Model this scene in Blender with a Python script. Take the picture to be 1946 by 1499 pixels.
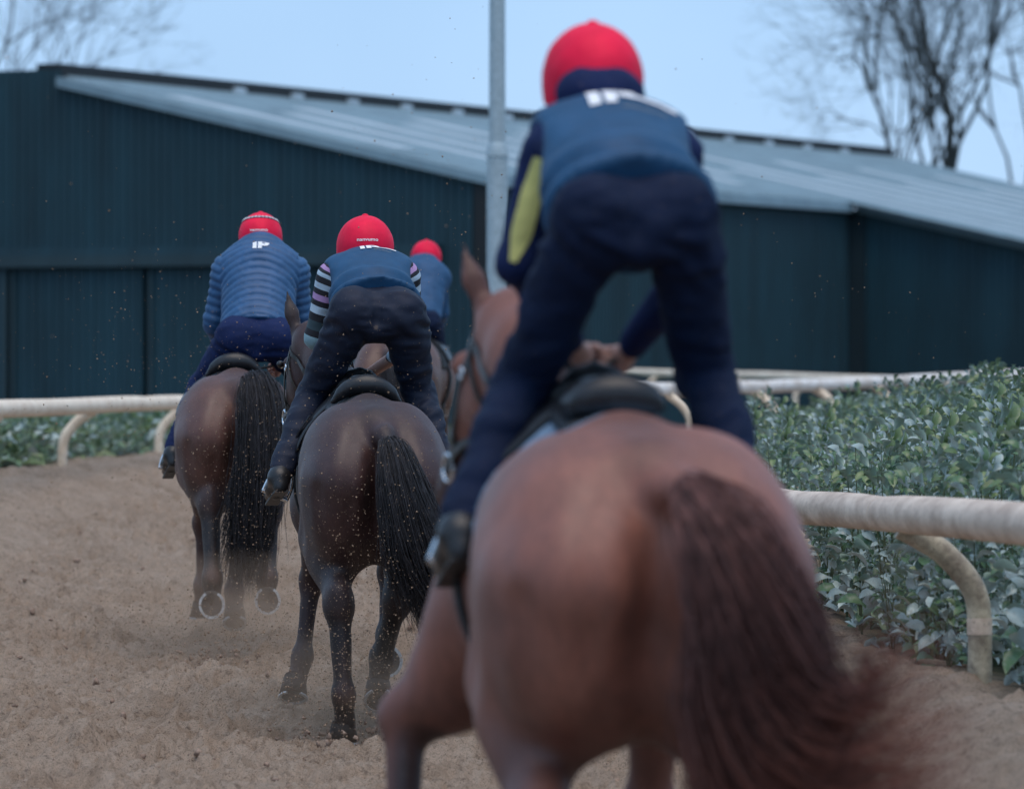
import bpy, math, random
import numpy as np
from mathutils import Vector, Matrix
from mathutils.bvhtree import BVHTree

for o in list(bpy.data.objects):
    bpy.data.objects.remove(o)
SC = bpy.context.scene
COL = SC.collection
R = math.radians

# ------------------------------------------------------------------ camera
FPX, CX, HY, CAMZ = 10811.0, 973.0, 710.0, 1.6      # 200 mm lens, horizon row, eye height
cam = bpy.data.cameras.new('camera')
cam.lens = 200; cam.sensor_width = 36; cam.clip_start = 0.5; cam.clip_end = 3000
cam.dof.use_dof = True; cam.dof.focus_distance = 25.6; cam.dof.aperture_fstop = 4.6
camo = bpy.data.objects.new('camera', cam); COL.objects.link(camo)
camo.location = (0, 0, CAMZ); camo.rotation_euler = (R(90 - 0.209), 0, 0)
SC.camera = camo

# ------------------------------------------------------------------ sky
SUN_EL, SUN_AZ = 72, 160
W = bpy.data.worlds.new('World'); SC.world = W; W.use_nodes = True
nt = W.node_tree; nt.nodes.clear()
wo = nt.nodes.new('ShaderNodeOutputWorld'); bg = nt.nodes.new('ShaderNodeBackground')
sky = nt.nodes.new('ShaderNodeTexSky'); sky.sky_type = 'NISHITA'; sky.sun_disc = False
sky.sun_elevation = R(SUN_EL); sky.sun_rotation = R(SUN_AZ); sky.air_density = 1.0; sky.dust_density = 0.4
# thin even cloud deck in front of the clear sky
cl = nt.nodes.new('ShaderNodeTexNoise'); cl.inputs['Scale'].default_value = 8.0; cl.inputs['Detail'].default_value = 4
tc = nt.nodes.new('ShaderNodeTexCoord'); nt.links.new(tc.outputs['Generated'], cl.inputs['Vector'])
cr = nt.nodes.new('ShaderNodeValToRGB')
cr.color_ramp.elements[0].position = 0.3; cr.color_ramp.elements[0].color = (3.0, 4.9, 7.7, 1)
cr.color_ramp.elements[1].position = 0.75; cr.color_ramp.elements[1].color = (3.9, 6.0, 8.9, 1)
nt.links.new(cl.outputs['Fac'], cr.inputs['Fac'])
mx = nt.nodes.new('ShaderNodeMix'); mx.data_type = 'RGBA'; mx.inputs['Factor'].default_value = 0.86
nt.links.new(sky.outputs['Color'], mx.inputs[6]); nt.links.new(cr.outputs['Color'], mx.inputs[7])
nt.links.new(mx.outputs[2], bg.inputs['Color']); bg.inputs['Strength'].default_value = 0.10
nt.links.new(bg.outputs['Background'], wo.inputs['Surface'])

# ------------------------------------------------------------------ sun behind cloud
sl = bpy.data.lights.new('sun', 'SUN'); sl.energy = 1.5; sl.angle = R(50); sl.color = (1.0, 0.84, 0.70)
so = bpy.data.objects.new('sun', sl); COL.objects.link(so)
_az = R(SUN_AZ)
_d = Vector((math.sin(_az) * math.cos(R(SUN_EL)), math.cos(_az) * math.cos(R(SUN_EL)), math.sin(R(SUN_EL))))
so.rotation_euler = _d.to_track_quat('Z', 'Y').to_euler(); so.location = (0, 10, 40)

SC.view_settings.view_transform = 'Standard'; SC.view_settings.look = 'None'
SC.view_settings.exposure = 0.35; SC.view_settings.gamma = 1.0; SC.view_settings.use_curve_mapping = False
SC.cycles.use_denoising = True
SC.cycles.max_bounces = 6; SC.cycles.diffuse_bounces = 3; SC.cycles.glossy_bounces = 2
SC.cycles.transparent_max_bounces = 6; SC.cycles.caustics_reflective = False; SC.cycles.caustics_refractive = False
SC.cycles.volume_bounces = 0

# ------------------------------------------------------------------ helpers
rng = np.random.default_rng(7)
random.seed(7)
A = np.array
def P(x, y, Y):
    s = FPX / Y
    return np.array([(x - CX) / s, Y, CAMZ - (y - HY) / s])
def nrm(v):
    v = np.asarray(v, float); return v / (np.linalg.norm(v) + 1e-12)
def sstep(a, b, x):
    t = np.clip((x - a) / (b - a), 0, 1); return t * t * (3 - 2 * t)
def _hash(ix, iy, iz):
    n = (ix * 374761393 + iy * 668265263 + iz * 2147483647 * 3 + 1013904223) & 0xffffffff
    n = ((n ^ (n >> 13)) * 1274126177) & 0xffffffff
    return ((n ^ (n >> 16)) & 0xffff) / 65535.0
def vnoise(p):
    p = np.asarray(p, float); i = np.floor(p).astype(np.int64); f = p - i; f = f * f * (3 - 2 * f)
    x, y, z = i[..., 0], i[..., 1], i[..., 2]; r = 0
    for dx in (0, 1):
        for dy in (0, 1):
            for dz in (0, 1):
                w = (f[..., 0] if dx else 1 - f[..., 0]) * (f[..., 1] if dy else 1 - f[..., 1]) * (f[..., 2] if dz else 1 - f[..., 2])
                r = r + w * _hash(x + dx, y + dy, z + dz)
    return r * 2 - 1
def fbm(p, oct=4, gain=0.5):
    p = np.asarray(p, float); a, r = 1.0, 0
    for o in range(oct):
        r = r + a * vnoise(p + 17.3 * o); p = p * 2.03; a *= gain
    return r

def mesh(name, V, F):
    me = bpy.data.meshes.new(name); V = np.asarray(V, float)
    if isinstance(F, np.ndarray) and F.ndim == 2:
        n, k = F.shape
        me.vertices.add(len(V)); me.vertices.foreach_set('co', V.astype(np.float32).ravel())
        me.loops.add(n * k); me.loops.foreach_set('vertex_index', F.astype(np.int32).ravel())
        me.polygons.add(n); me.polygons.foreach_set('loop_start', np.arange(0, n * k, k, dtype=np.int32))
        me.update(calc_edges=True); me.validate()
    else:
        me.from_pydata([tuple(v) for v in V], [], [tuple(int(i) for i in f) for f in F]); me.update()
    return me
def obj(name, V, F, mat, parent=None, origin=(0, 0, 0), smooth=True, col=None, attrs=None, **tags):
    V = np.asarray(V, float) - np.asarray(origin, float)
    me = mesh(name, V, F)
    if smooth:
        me.polygons.foreach_set('use_smooth', np.ones(len(me.polygons), dtype=bool))
    if col is not None:
        a = me.attributes.new('Col', 'FLOAT_COLOR', 'POINT')
        c = np.ones((len(V), 4), np.float32); c[:, :col.shape[1]] = col; a.data.foreach_set('color', c.ravel())
    for k, v in (attrs or {}).items():
        a = me.attributes.new(k, 'FLOAT', 'POINT'); a.data.foreach_set('value', np.asarray(v, np.float32))
    if mat: me.materials.append(mat)
    o = bpy.data.objects.new(name, me); COL.objects.link(o)
    if parent is not None: o.parent = parent
    else: o.location = tuple(origin)
    for k, v in tags.items(): o[k] = v
    return o
def empty(name, loc, label, cat, group=None):
    o = bpy.data.objects.new(name, None); COL.objects.link(o); o.location = tuple(loc)
    o.empty_display_size = 0.1; o['label'] = label; o['category'] = cat
    if group: o['group'] = group
    return o
class MB:
    """collects simple solids into one mesh"""
    def __init__(s): s.V = []; s.F = []; s.n = 0
    def add(s, V, F):
        s.V.append(np.asarray(V, float)); s.F += [tuple(int(i) + s.n for i in f) for f in F]; s.n += len(V); return s
    def hexa(s, c):      # 8 corners: bottom 4 then top 4
        return s.add(c, [(0, 3, 2, 1), (4, 5, 6, 7), (0, 1, 5, 4), (1, 2, 6, 5), (2, 3, 7, 6), (3, 0, 4, 7)])
    def box(s, lo, hi):
        x0, y0, z0 = lo; x1, y1, z1 = hi
        return s.hexa([(x0, y0, z0), (x1, y0, z0), (x1, y1, z0), (x0, y1, z0), (x0, y0, z1), (x1, y0, z1), (x1, y1, z1), (x0, y1, z1)])
    def tube(s, pts, rad, seg=10, flat=None, cap=True):
        V, F = tube(pts, rad, seg, flat, cap); return s.add(V, F)
    def get(s): return np.concatenate(s.V), s.F
def frames(pts):
    pts = np.asarray(pts, float); T = np.gradient(pts, axis=0); T = T / (np.linalg.norm(T, axis=1, keepdims=True) + 1e-12)
    ref = A([0, 0, 1.0]) if abs(T[0][2]) < 0.9 else A([0, 1.0, 0])
    N = nrm(np.cross(ref, T[0])); Ns = []
    for t in T:
        N = nrm(N - t * np.dot(N, t)); Ns.append(N)
    Ns = A(Ns); return T, Ns, np.cross(T, Ns)
def tube(pts, rad, seg=10, flat=None, cap=True):
    pts = np.asarray(pts, float); n = len(pts); rad = np.broadcast_to(np.asarray(rad, float), (n,))
    T, N, B = frames(pts); V = []
    th = np.linspace(0, 2 * math.pi, seg, endpoint=False)
    for i in range(n):
        V.append(pts[i] + rad[i] * (np.cos(th)[:, None] * N[i] + np.sin(th)[:, None] * B[i]))
    F = [(i * seg + j, i * seg + (j + 1) % seg, (i + 1) * seg + (j + 1) % seg, (i + 1) * seg + j) for i in range(n - 1) for j in range(seg)]
    if cap:
        V += [V[0].copy(), V[n - 1].copy()]; F += [tuple(n * seg + j for j in range(seg))[::-1], tuple((n + 1) * seg + j for j in range(seg))]
    return np.concatenate(V), F
def strap(pts, nor, w, t, closed=False):
    """leather strap: box section swept along pts, wide side tangent to nor"""
    pts = np.asarray(pts, float); nor = np.asarray(nor, float); n = len(pts)
    T = (np.roll(pts, -1, 0) - np.roll(pts, 1, 0)) if closed else np.gradient(pts, axis=0)
    T /= (np.linalg.norm(T, axis=1, keepdims=True) + 1e-12)
    S = np.cross(T, nor); S /= (np.linalg.norm(S, axis=1, keepdims=True) + 1e-12)
    V = np.stack([pts - S * w / 2, pts + S * w / 2, pts + S * w / 2 + nor * t, pts - S * w / 2 + nor * t], 1).reshape(-1, 3)
    F = []
    for i in range(n if closed else n - 1):
        j = (i + 1) % n
        for a in range(4):
            b = (a + 1) % 4; F.append((i * 4 + a, i * 4 + b, j * 4 + b, j * 4 + a))
    if not closed: F += [(3, 2, 1, 0), tuple((n - 1) * 4 + a for a in range(4))]
    return V, F
def catmull(pts, n):
    pts = np.asarray(pts, float); p = np.vstack([2 * pts[0] - pts[1], pts, 2 * pts[-1] - pts[-2]])
    u = np.linspace(0, len(pts) - 1 - 1e-9, n); i = u.astype(int); t = (u - i)[:, None]
    p0, p1, p2, p3 = p[i], p[i + 1], p[i + 2], p[i + 3]
    return 0.5 * (2 * p1 + (p2 - p0) * t + (2 * p0 - 5 * p1 + 4 * p2 - p3) * t ** 2 + (3 * p1 - p0 - 3 * p2 + p3) * t ** 3)

# ------------------------------------------------------------------ implicit surfaces for bodies and cloth
class Field:
    def __init__(s, lo, hi, h):
        s.lo = np.asarray(lo, float); s.h = h; s.n = np.ceil((np.asarray(hi, float) - s.lo) / h).astype(int) + 1
        s.D = np.full(s.n, 1.0, np.float32)
        s.ax = [(s.lo[i] + h * np.arange(s.n[i])).astype(np.float32) for i in range(3)]
    def _sub(s, lo, hi):
        a = np.clip(np.floor((lo - s.lo) / s.h).astype(int), 0, s.n); b = np.clip(np.ceil((hi - s.lo) / s.h).astype(int) + 1, 0, s.n)
        sl = tuple(slice(a[i], b[i]) for i in range(3))
        X = s.ax[0][sl[0]][:, None, None]; Y = s.ax[1][sl[1]][None, :, None]; Z = s.ax[2][sl[2]][None, None, :]
        return sl, X, Y, Z
    def _mix(s, sl, d, k, op):
        a = s.D[sl]
        if a.size == 0: return
        if op == 'add':
            h = np.maximum(k - np.abs(a - d), 0) / k; s.D[sl] = np.minimum(a, d) - h * h * k * 0.25
        else:
            d = -d; h = np.maximum(k - np.abs(a - d), 0) / k; s.D[sl] = np.maximum(a, d) + h * h * k * 0.25
    def cone(s, a, b, ra, rb, k=0.04, w=None, f=1.0, op='add'):
        a = np.asarray(a, float); b = np.asarray(b, float); m = k + 3 * s.h
        e = max(ra, rb) * max(1, f)
        sl, X, Y, Z = s._sub(np.minimum(a, b) - e - m, np.maximum(a, b) + e + m)
        px, py, pz = X - a[0], Y - a[1], Z - a[2]; ba = b - a
        if w is not None:
            w = nrm(w); g = 1 / f - 1; dp = px * w[0] + py * w[1] + pz * w[2]
            px, py, pz = px + g * dp * w[0], py + g * dp * w[1], pz + g * dp * w[2]
            ba = ba + g * np.dot(ba, w) * w
        t = np.clip((px * ba[0] + py * ba[1] + pz * ba[2]) / (np.dot(ba, ba) + 1e-12), 0, 1)
        d = np.sqrt((px - t * ba[0]) ** 2 + (py - t * ba[1]) ** 2 + (pz - t * ba[2]) ** 2) - (ra + (rb - ra) * t)
        if w is not None and f < 1: d = d * (0.5 + 0.5 * f)
        s._mix(sl, d, k, op)
    def chain(s, pts, rad, k=0.04, **kw):
        for i in range(len(pts) - 1): s.cone(pts[i], pts[i + 1], rad[i], rad[i + 1], k, **kw)
    def ell(s, c, r, k=0.04, M=None, op='add'):
        c = np.asarray(c, float); r = np.asarray(r, float); m = max(r) + k + 3 * s.h
        sl, X, Y, Z = s._sub(c - m, c + m); px, py, pz = X - c[0], Y - c[1], Z - c[2]
        if M is not None:
            M = np.asarray(M, float)
            px, py, pz = (M[0][0] * px + M[0][1] * py + M[0][2] * pz, M[1][0] * px + M[1][1] * py + M[1][2] * pz, M[2][0] * px + M[2][1] * py + M[2][2] * pz)
        k0 = np.sqrt((px / r[0]) ** 2 + (py / r[1]) ** 2 + (pz / r[2]) ** 2) + 1e-9
        k1 = np.sqrt((px / r[0] ** 2) ** 2 + (py / r[1] ** 2) ** 2 + (pz / r[2] ** 2) ** 2) + 1e-9
        s._mix(sl, k0 * (k0 - 1) / k1, k, op)
    def cut(s, p, n, k=0.01):       # remove the side n points to
        n = nrm(n).astype(np.float32); f4 = np.float32
        xy = ((s.ax[0] - p[0]) * n[0])[:, None] + ((s.ax[1] - p[1]) * n[1])[None, :]; z = ((s.ax[2] - p[2]) * n[2]).astype(f4); xy = xy.astype(f4)
        for i in range(s.n[0]):
            np.maximum(s.D[i], xy[i][:, None] + z[None, :], out=s.D[i])
    def mesh(s, smooth=2):
        D = s.D; ins = D < 0; bb = []
        for ax in range(3):
            w = np.flatnonzero(ins.any(axis=tuple(a for a in range(3) if a != ax))); bb.append((max(w[0] - 2, 0), min(w[-1] + 3, D.shape[ax])))
        sl = tuple(slice(a, b) for a, b in bb); D = np.ascontiguousarray(D[sl]); ins = D < 0; base = s.lo + s.h * A([a for a, b in bb])
        nx, ny, nz = D.shape
        cnt = np.zeros((nx - 1, ny - 1, nz - 1), np.int8)
        cs = [(i, j, k) for i in (0, 1) for j in (0, 1) for k in (0, 1)]
        for (i, j, k) in cs: cnt += ins[i:nx - 1 + i, j:ny - 1 + j, k:nz - 1 + k]
        ci = np.nonzero((cnt > 0) & (cnt < 8)); n = len(ci[0])
        idx = np.full(cnt.shape, -1, np.int64); idx[ci] = np.arange(n)
        acc = np.zeros((n, 3)); num = np.zeros(n)
        val = {c: D[ci[0] + c[0], ci[1] + c[1], ci[2] + c[2]].astype(float) for c in cs}
        for c in cs:
            for ax in range(3):
                if c[ax] == 0:
                    c2 = list(c); c2[ax] = 1; c2 = tuple(c2); a, b = val[c], val[c2]
                    m = (a < 0) != (b < 0); t = np.where(m, a / np.where(m, a - b, 1), 0)
                    p = np.tile(np.asarray(c, float), (n, 1)); p[:, ax] = t
                    acc += p * m[:, None]; num += m
        V = base + s.h * (np.stack(ci, 1) + acc / num[:, None])
        Q = []
        for ax in range(3):
            a1, a2 = (ax + 1) % 3, (ax + 2) % 3
            sa = [slice(None)] * 3; sb = [slice(None)] * 3; sa[ax] = slice(0, -1); sb[ax] = slice(1, None)
            ch = ins[tuple(sa)] != ins[tuple(sb)]; e = np.nonzero(ch)
            e = np.stack(e, 1); ok = (e[:, a1] > 0) & (e[:, a2] > 0) & (e[:, a1] < D.shape[a1] - 1) & (e[:, a2] < D.shape[a2] - 1); e = e[ok]
            q = []
            for (u, v) in ((1, 1), (0, 1), (0, 0), (1, 0)):
                f = e.copy(); f[:, a1] -= u; f[:, a2] -= v; q.append(idx[f[:, 0], f[:, 1], f[:, 2]])
            q = np.stack(q, 1); fl = ins[e[:, 0], e[:, 1], e[:, 2]]; q[~fl] = q[~fl][:, ::-1]; Q.append(q)
        Q = np.concatenate(Q); Q = Q[(Q >= 0).all(1)]
        V = relax(V, Q, smooth); return V, Q
def relax(V, Q, it):
    if it <= 0: return V
    E = np.concatenate([Q[:, [0, 1]], Q[:, [1, 2]], Q[:, [2, 3]], Q[:, [3, 0]]]); deg = np.bincount(E[:, 0], minlength=len(V)) + np.bincount(E[:, 1], minlength=len(V))
    for _ in range(it):
        S = np.zeros_like(V)
        for c in range(3):
            S[:, c] = np.bincount(E[:, 0], V[E[:, 1], c], len(V)) + np.bincount(E[:, 1], V[E[:, 0], c], len(V))
        V = 0.5 * V + 0.5 * S / np.maximum(deg, 1)[:, None]
    return V
def vnormals(V, Q):
    fn = np.cross(V[Q[:, 2]] - V[Q[:, 0]], V[Q[:, 3]] - V[Q[:, 1]]); N = np.zeros_like(V)
    for i in range(4):
        for c in range(3): N[:, c] += np.bincount(Q[:, i], fn[:, c], len(V))
    return N / (np.linalg.norm(N, axis=1, keepdims=True) + 1e-12)
def segdist(V, a, b):
    a = np.asarray(a); ba = np.asarray(b) - a; t = np.clip(((V - a) @ ba) / (ba @ ba), 0, 1)
    return np.linalg.norm(V - a - t[:, None] * ba, axis=1), t

# ------------------------------------------------------------------ materials
class NT:
    def __init__(s, name):
        s.m = bpy.data.materials.new(name); s.m.use_nodes = True; s.t = s.m.node_tree; s.b = s.t.nodes['Principled BSDF']
        s.out = s.t.nodes['Material Output']
    def n(s, t, **kw):
        x = s.t.nodes.new(t)
        for k, v in kw.items():
            if k in x.inputs: x.inputs[k].default_value = v
            else: setattr(x, k, v)
        return x
    def l(s, a, b): s.t.links.new(a, b)
    def coord(s, which='Object', scale=None):
        c = s.n('ShaderNodeTexCoord').outputs[which]
        if scale is not None:
            mp = s.n('ShaderNodeMapping'); mp.inputs['Scale'].default_value = scale; s.l(c, mp.inputs['Vector']); c = mp.outputs['Vector']
        return c
    def noise(s, vec, scale, detail=4, rough=0.55):
        x = s.n('ShaderNodeTexNoise'); x.inputs['Scale'].default_value = scale; x.inputs['Detail'].default_value = detail
        x.inputs['Roughness'].default_value = rough; s.l(vec, x.inputs['Vector']); return x.outputs['Fac']
    def ramp(s, fac, stops, interp='LINEAR'):
        x = s.n('ShaderNodeValToRGB'); cr = x.color_ramp; cr.interpolation = interp
        while len(cr.elements) < len(stops): cr.elements.new(0.5)
        for e, (p, c) in zip(cr.elements, stops):
            e.position = p; e.color = (*c, 1) if len(c) == 3 else c
        s.l(fac, x.inputs['Fac']); return x.outputs['Color']
    def mix(s, fac, a, b, blend='MIX'):
        x = s.n('ShaderNodeMix', data_type='RGBA', blend_type=blend)
        for v, i in ((fac, 0), (a, 6), (b, 7)):
            if isinstance(v, (int, float)): x.inputs[i].default_value = v
            elif isinstance(v, tuple): x.inputs[i].default_value = (*v, 1)
            else: s.l(v, x.inputs[i])
        return x.outputs[2]
    def bump(s, h, strength=0.3, dist=0.01):
        x = s.n('ShaderNodeBump'); x.inputs['Strength'].default_value = strength; x.inputs['Distance'].default_value = dist
        s.l(h, x.inputs['Height']); s.l(x.outputs['Normal'], s.b.inputs['Normal'])
    def set(s, **kw):
        for k, v in kw.items():
            k = k.replace('_', ' ')
            if isinstance(v, tuple) and len(v) == 3: v = (*v, 1)
            if hasattr(v, 'links'): s.l(v, s.b.inputs[k])
            else: s.b.inputs[k].default_value = v
        return s.m
def simple(name, c, rough=0.6, spec=0.4, var=0.15, scale=20, bump=0.15, bs=80, metal=0.0, sheen=0.0, dist=0.004):
    m = NT(name); v = m.coord(); n = m.noise(v, scale)
    lo = tuple(x * (1 - var) for x in c); hi = tuple(min(1, x * (1 + var)) for x in c)
    m.set(Base_Color=m.ramp(n, [(0.3, lo), (0.7, hi)]), Roughness=rough, Metallic=metal)
    m.b.inputs['Specular IOR Level'].default_value = spec
    if sheen: m.b.inputs['Sheen Weight'].default_value = sheen
    if bump: m.bump(m.noise(v, bs), bump, dist)
    return m.m
def coat(name):
    m = NT(name); v = m.coord(); at = m.n('ShaderNodeAttribute', attribute_name='Col')
    n = m.noise(v, 5, 5); c = m.mix(1.0, at.outputs['Color'], m.ramp(n, [(0.3, (0.72, 0.72, 0.75)), (0.7, (1.15, 1.1, 1.08))]), 'MULTIPLY')
    sp = m.noise(v, 125, 2, 0.6); at2 = m.n('ShaderNodeAttribute', attribute_name='dust')
    mm = m.n('ShaderNodeMath', operation='MULTIPLY'); m.l(m.ramp(sp, [(0.64, (0, 0, 0)), (0.70, (0.8, 0.8, 0.8))]), mm.inputs[0]); m.l(at2.outputs['Fac'], mm.inputs[1])
    c = m.mix(mm.outputs[0], c, (0.33, 0.22, 0.15))
    c = m.mix(0.6, c, m.ramp(m.noise(m.coord('Object', (55, 55, 9)), 1.0, 4, 0.65), [(0.3, (0.72, 0.72, 0.74)), (0.7, (1.25, 1.2, 1.18))]), 'MULTIPLY')
    hair = m.noise(m.coord('Object', (240, 240, 40)), 1.0, 3)
    m.bump(hair, 0.3, 0.004)
    n4 = m.noise(v, 3.2, 5, 0.6); m.l(m.ramp(n4, [(0.3, (0.44, 0.44, 0.44)), (0.7, (0.68, 0.68, 0.68))]), m.b.inputs['Roughness'])
    c = m.mix(m.ramp(m.noise(v, 11, 5, 0.7), [(0.5, (0, 0, 0)), (0.8, (0.10, 0.10, 0.10))]), c, (0.20, 0.15, 0.12))
    return m.set(Base_Color=c, Sheen_Weight=0.04, Sheen_Roughness=0.4)
M = {}
M['coat'] = coat('horse_coat')
M['hair_black'] = simple('black_horsehair', (0.014, 0.014, 0.018), 0.55, 0.4, 0.6, 30, 0, 0)
M['hair_brown'] = simple('brown_horsehair', (0.058, 0.024, 0.021), 0.65, 0.3, 0.8, 14, 0, 0)
M['hoof'] = simple('hoof_horn', (0.03, 0.026, 0.024), 0.6, 0.4, 0.4, 30)
M['shoe'] = simple('worn_aluminium', (0.52, 0.53, 0.53), 0.5, 0.5, 0.3, 60, 0.1, 90, 0.1)
M['leather'] = simple('black_leather', (0.012, 0.012, 0.014), 0.42, 0.5, 0.3, 30, 0.2, 120)
M['web'] = simple('dark_web_cloth', (0.018, 0.022, 0.026), 0.75, 0.3, 0.3, 30, 0.3, 200)
M['steel'] = simple('polished_steel', (0.7, 0.72, 0.75), 0.22, 0.5, 0.08, 30, 0.05, 60, 1.0)
M['skin'] = simple('skin', (0.46, 0.26, 0.20), 0.5, 0.4, 0.1, 25, 0.1, 120)
M['skin'].node_tree.nodes['Principled BSDF'].inputs['Subsurface Weight'].default_value = 0.08

def hair_mat(name):
    m = NT(name); at = m.n('ShaderNodeAttribute', attribute_name='Col'); n = m.noise(m.coord(), 18, 3)
    c = m.mix(0.8, at.outputs['Color'], m.ramp(n, [(0.3, (0.55, 0.55, 0.55)), (0.7, (1.5, 1.45, 1.4))]), 'MULTIPLY')
    m.b.inputs['Specular IOR Level'].default_value = 0.35; return m.set(Base_Color=c, Roughness=0.6)
M['hair'] = hair_mat('horsehair')

# ================================================================== THE SETTING
def base_z(Y):
    return np.where(Y < 24.5, 0.0, np.where(Y < 45.5, 0.0215 * (Y - 24.5), 0.4515)) - 0.25 * sstep(75, 105, Y)
def track_right(Y): return np.interp(Y, [0, 17.8, 19.9, 23.3, 32, 44, 60, 80], [2.1, 1.62, 1.46, 1.20, 0.95, 1.3, 3.2, 7.5])
def track_left(Y): return np.interp(Y, [0, 20, 43, 54, 70, 90], [-4.2, -4.1, -4.0, -3.25, -2.2, -0.5])
def ground_z(X, Y):
    X = np.asarray(X, float); Y = np.asarray(Y, float)
    tl = track_left(Y); tr = track_right(Y)
    z = base_z(Y) + 0.36 * (1 - sstep(tl - 0.3, tl + 1.6, X)) + 0.47 * sstep(tr - 0.75, tr + 0.12, X) * (1 - 0.35 * sstep(24, 40, Y))
    z = z + 0.58 * np.exp(-((X + 1.85) / 0.62) ** 2 - ((Y - 16.0) / 1.1) ** 2)
    return z
def axis(pts):
    out = []
    for (a, b, n) in pts: out += list(np.linspace(a, b, n, endpoint=False))
    return A(out + [pts[-1][1]])
gx = axis([(-600, -60, 10), (-60, -10, 14), (-10, -5, 20), (-5, -3.2, 40), (-3.2, 1.3, 400), (1.3, 2.5, 30), (2.5, 10, 25), (10, 60, 14), (60, 600, 10)])
gy = axis([(-30, 8, 8), (8, 15, 20), (15, 20, 110), (20, 28, 260), (28, 38, 180), (38, 58, 130), (58, 90, 60), (90, 260, 20), (260, 1500, 10)])
GX, GY = np.meshgrid(gx, gy); GZ = ground_z(GX, GY)
p3 = np.stack([GX, GY, GX * 0], -1)
on = (1 - sstep(0.15, 0.6, GX - track_right(GY))) * sstep(-0.6, -0.1, GX - track_left(GY)) * (1 - sstep(60, 80, GY))
rough = fbm(p3 * A([2.4, 1.7, 1]), 3) * 0.040 + np.maximum(0, fbm(p3 * A([5.5, 4.2, 1]) + 9, 3) - 0.1) * 0.055 + fbm(p3 * A([15, 9, 1]) + 5, 2, 0.7) * 0.014 + (0.5 - np.abs(fbm(p3 * A([30, 14, 1]) + 31, 2, 0.6))) * 0.026 + np.minimum(0, fbm(p3 * A([20, 11, 1]) + 77, 2) + 0.30) * 0.055
# churned hoof prints
hp = np.zeros_like(GX); g2 = np.random.default_rng(3)
for i in range(560):
    hx, hy = g2.uniform(-3.2, 0.9), g2.uniform(16, 46); rr = g2.uniform(0.06, 0.12)
    jx = np.searchsorted(gx, [hx - 0.45, hx + 0.45]); jy = np.searchsorted(gy, [hy - 0.5, hy + 0.5])
    sx = slice(*jy), slice(*jx)
    d = np.hypot(GX[sx] - hx, (GY[sx] - hy) * 0.8); hp[sx] += -0.065 * np.exp(-(d / rr) ** 2) + 0.040 * np.exp(-((d - rr * 1.6) / (rr * 0.55)) ** 2)
GZ = GZ + on * (rough + hp) + (1 - on) * fbm(p3 * 0.9, 3) * 0.03
nx, ny = len(gx), len(gy); ii = np.arange(nx * ny).reshape(ny, nx)
GF = np.stack([ii[:-1, :-1], ii[:-1, 1:], ii[1:, 1:], ii[1:, :-1]], -1).reshape(-1, 4)
m = NT('sand_and_soil'); v = m.coord()
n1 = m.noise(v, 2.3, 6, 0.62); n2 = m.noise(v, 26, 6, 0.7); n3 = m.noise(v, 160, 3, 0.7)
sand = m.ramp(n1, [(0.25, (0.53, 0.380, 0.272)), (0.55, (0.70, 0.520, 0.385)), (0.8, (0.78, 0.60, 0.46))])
sand = m.mix(0.85, sand, m.ramp(n2, [(0.30, (0.34, 0.32, 0.32)), (0.47, (1.0, 1.0, 1.0)), (0.75, (1.12, 1.12, 1.12))]), 'MULTIPLY')  # dark lows here and below: fibre specks plus painted pit shade
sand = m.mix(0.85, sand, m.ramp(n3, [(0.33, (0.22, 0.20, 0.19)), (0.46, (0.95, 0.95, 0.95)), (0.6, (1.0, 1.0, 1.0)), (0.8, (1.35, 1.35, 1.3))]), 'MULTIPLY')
soil = m.ramp(n2, [(0.3, (0.030, 0.034, 0.018)), (0.7, (0.090, 0.098, 0.045))])
at = m.n('ShaderNodeAttribute', attribute_name='track')
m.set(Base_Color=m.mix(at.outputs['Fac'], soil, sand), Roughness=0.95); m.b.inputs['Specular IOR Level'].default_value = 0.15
m.b.inputs['Roughness'].default_value = 0.97; hh = m.n('ShaderNodeMath', operation='ADD'); m.l(n2, hh.inputs[0]); m.l(n3, hh.inputs[1]); m.bump(hh.outputs[0], 1.0, 0.035)
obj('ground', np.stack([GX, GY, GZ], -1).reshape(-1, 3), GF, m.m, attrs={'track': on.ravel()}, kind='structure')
M['sand'] = simple('loose_sand', (0.30, 0.215, 0.165), 0.95, 0.1, 0.35, 40, 0.4, 150)
M['grain'] = simple('sand_grain', (0.33, 0.23, 0.155), 0.9, 0.2, 0.3, 60, 0, 0)

# clods thrown up and lying on the track
ico = bpy.data.meshes.new('tmp')
import bmesh
bm = bmesh.new(); bmesh.ops.create_icosphere(bm, subdivisions=2, radius=1); bm.to_mesh(ico); bm.free()
IV = A([v.co[:] for v in ico.vertices]); IF = A([p.vertices[:] for p in ico.polygons]); bpy.data.meshes.remove(ico)
CV, CF, nn = [], [], 0
g2 = np.random.default_rng(11)
for i in range(3200):
    y = 15 + 26 * g2.random() ** 1.5; x = g2.uniform(track_left(y) + 0.3, track_right(y) - 0.15)
    r = 0.003 + 0.015 * g2.random() ** 6
    w = IV[:12] if False else IV
    V = w * r * g2.uniform(0.6, 1.4, 3) * (1 + 0.7 * vnoise(IV * 2.3 + g2.uniform(0, 99, 3)))[:, None]
    ix, iy = min(np.searchsorted(gx, x), nx - 1), min(np.searchsorted(gy, y), ny - 1)
    CV.append(V + A([x, y, GZ[iy, ix] + r * 0.25])); CF.append(IF + nn); nn += len(V)
obj('sand_clods', np.concatenate(CV), np.concatenate(CF), M['sand'], kind='stuff', label='small clods of churned brown sand lying on the track', category='sand clods')

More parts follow.
